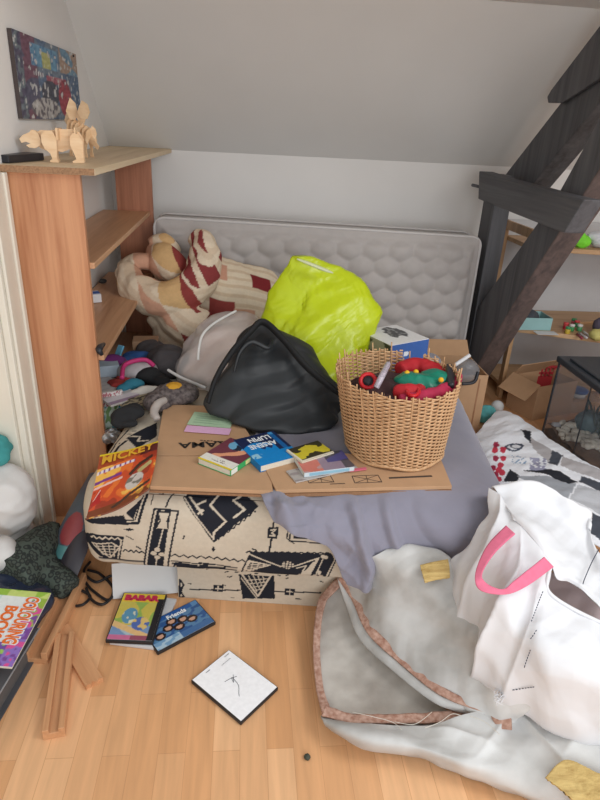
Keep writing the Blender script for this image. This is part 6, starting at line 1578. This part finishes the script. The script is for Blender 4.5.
# ------------------------------------------------------------------ film cases on the floor
csm = plain('black case plastic', (34, 34, 38), 0.35, 0.1)
def case(name, label, pts, z0, fn, t=0.014, mat=None, res=(60, 80), margin=0.004, side=None):
    A, ex, ey, w_, h_ = frame3(*pts, z0 + t)
    th = T(name, label, 'film case', tuple(A + ex * w_ / 2 + ey * h_ / 2 - EZ * t))
    M('shell', obox(A + ex * w_ / 2 + ey * h_ / 2 - EZ * t / 2, ex, ey, EZ, w_, h_, t - .0008, 0.003), mat or csm, th)
    vf, cc = panel(A + ex * margin + ey * margin - EZ * 0.0008, ex, ey, EZ, w_ - 2 * margin, h_ - 2 * margin, 0.001, fn, res[0], res[1], (200, 200, 200)); M('cover_sheet', vf, colmat('glossy sleeve', 0.25, spec=0.5), th, False, cc)
    return th, A, ex, ey, w_, h_
gcm = plain('pale grey case plastic', (196, 196, 198), 0.35, 0.05)
case('film_case', 'pale grey film case lying under the yellow cartoon case', ((109, 642), (156, 648), (124, 592)), 0.0, lambda u, v: (206, 206, 208), 0.012, gcm)
def bab(u, v):
    d = nz(u, v, 4, 71); e = nz(u, v, 11, 72)
    if u > 0.86 and v < 0.9: return (40, 40, 44)
    if v > 0.80: return (226, 196, 60)
    if v < 0.10: return (200, 110, 150) if u < 0.5 else (150, 80, 100)
    if (u - 0.62) ** 2 / 0.04 + (v - 0.34) ** 2 / 0.02 < 1: return (84, 110, 176) if e > -0.1 else (220, 190, 120)
    if (u - 0.32) ** 2 / 0.03 + (v - 0.50) ** 2 / 0.03 < 1: return (96, 150, 180) if e > -0.2 else (214, 214, 190)
    if abs(v - 0.18 - 0.3 * (0.5 - u)) < 0.06: return (224, 186, 130)
    if v < 0.3: return (170, 190, 200) if d > 0 else (120, 150, 190)
    return (206, 190, 90) if d > -0.1 else (150, 180, 90)
th, A, ex, ey, w_, h_ = case('film_case', 'yellow cartoon film case with red title on the floor before the sofa', ((105, 640), (153, 642), (120, 592)), 0.0125, bab)
text('title', 'BABAR', 0.030, A + ex * 0.012 + ey * (h_ * 0.83) + EZ * 0.0006, ex, ey, EZ, plain('crimson title', (196, 36, 76), 0.4), th, 0.0004, 0.0022, sx=1.12)
def frd(u, v):
    # u along the long side away from the near corner, v across
    e = nz(u, v, 10, 82)
    if v > 0.84: return (44, 92, 160) if u < 0.9 else (90, 140, 190)
    for (a, b_) in ((0.16, 0.38), (0.34, 0.52), (0.50, 0.40), (0.62, 0.58), (0.75, 0.45), (0.45, 0.68)):
        r2 = (u - a) ** 2 + ((v - b_) * 0.72) ** 2
        if r2 < 0.0028 and v < b_ + 0.05: return (206, 160, 136)
        if r2 < 0.0085: return (40, 34, 38)
    if v < 0.25 and u < 0.45: return (170, 196, 214) if e > -0.1 else (120, 160, 196)
    if v < 0.2: return (70, 110, 160)
    return (50, 90, 146) if e > 0 else (86, 130, 170)
th, A, ex, ey, w_, h_ = case('film_case', 'blue group portrait film case with white title beside the cartoon case', ((157.5, 652.5), (216, 621.5), (140, 626)), 0.0, frd, 0.014)
text('title', 'Friends', 0.022, A + ex * (w_ * 0.42) + ey * (h_ * 0.76) + EZ * 0.0006, ex, ey, EZ, wtm, th, 0.0004, 0.0006, sx=1.0)
def wdf(u, v): return (252, 252, 255)
th, A, ex, ey, w_, h_ = case('film_case', 'white sleeved film case alone on the open floor', ((241, 722.5), (278.5, 687), (195, 676.5)), 0.0, wdf, 0.014, None, (20, 20), 0.003)
ink = plain('grey ink', (70, 74, 84), 0.6)
text('caption', 'Babar', 0.008, A + ex * (w_ * 0.80) + ey * (h_ * 0.82) + EZ * 0.0006, -ey, ex, EZ, ink, th, 0.0002, 0.0001) if False else None
def wl(*pts): return tube([A + ex * (w_ * a) + ey * (h_ * b_) + EZ * 0.0006 for a, b_ in pts], 0.0007, 5, 24)
M('ink_drawing', wl((0.62, 0.62), (0.50, 0.52), (0.56, 0.60), (0.52, 0.44), (0.40, 0.34), (0.36, 0.30)), ink, th, True)
M('ink_drawing', wl((0.40, 0.62), (0.52, 0.60), (0.64, 0.56)), ink, th, True)
for k, (a, b_, L) in enumerate(((0.30, 0.93, 0.10), (0.62, 0.86, 0.24), (0.80, 0.94, 0.12))):
    M('ink_writing', tube([A + ex * (w_ * (a + L * i / 9)) + ey * (h_ * b_ + 0.0012 * (-1) ** i) + EZ * 0.0006 for i in range(10)], 0.0005, 4, 40), ink, th, True)
o = M('floor_crumb', blobmesh([ellip(PZ(307, 757, 0.006), V((.007, 0, 0)), V((0, .006, 0)), V((0, 0, .006)), 12, 8)], 0.0015, 1, lambda p, n: .002 * ridge(p * 90, 2)), plain('dark crumb', (74, 78, 66), 0.8, 0.3), None, True); tag(o, 'small dark crumb of debris on the open floor near the sack', 'debris')
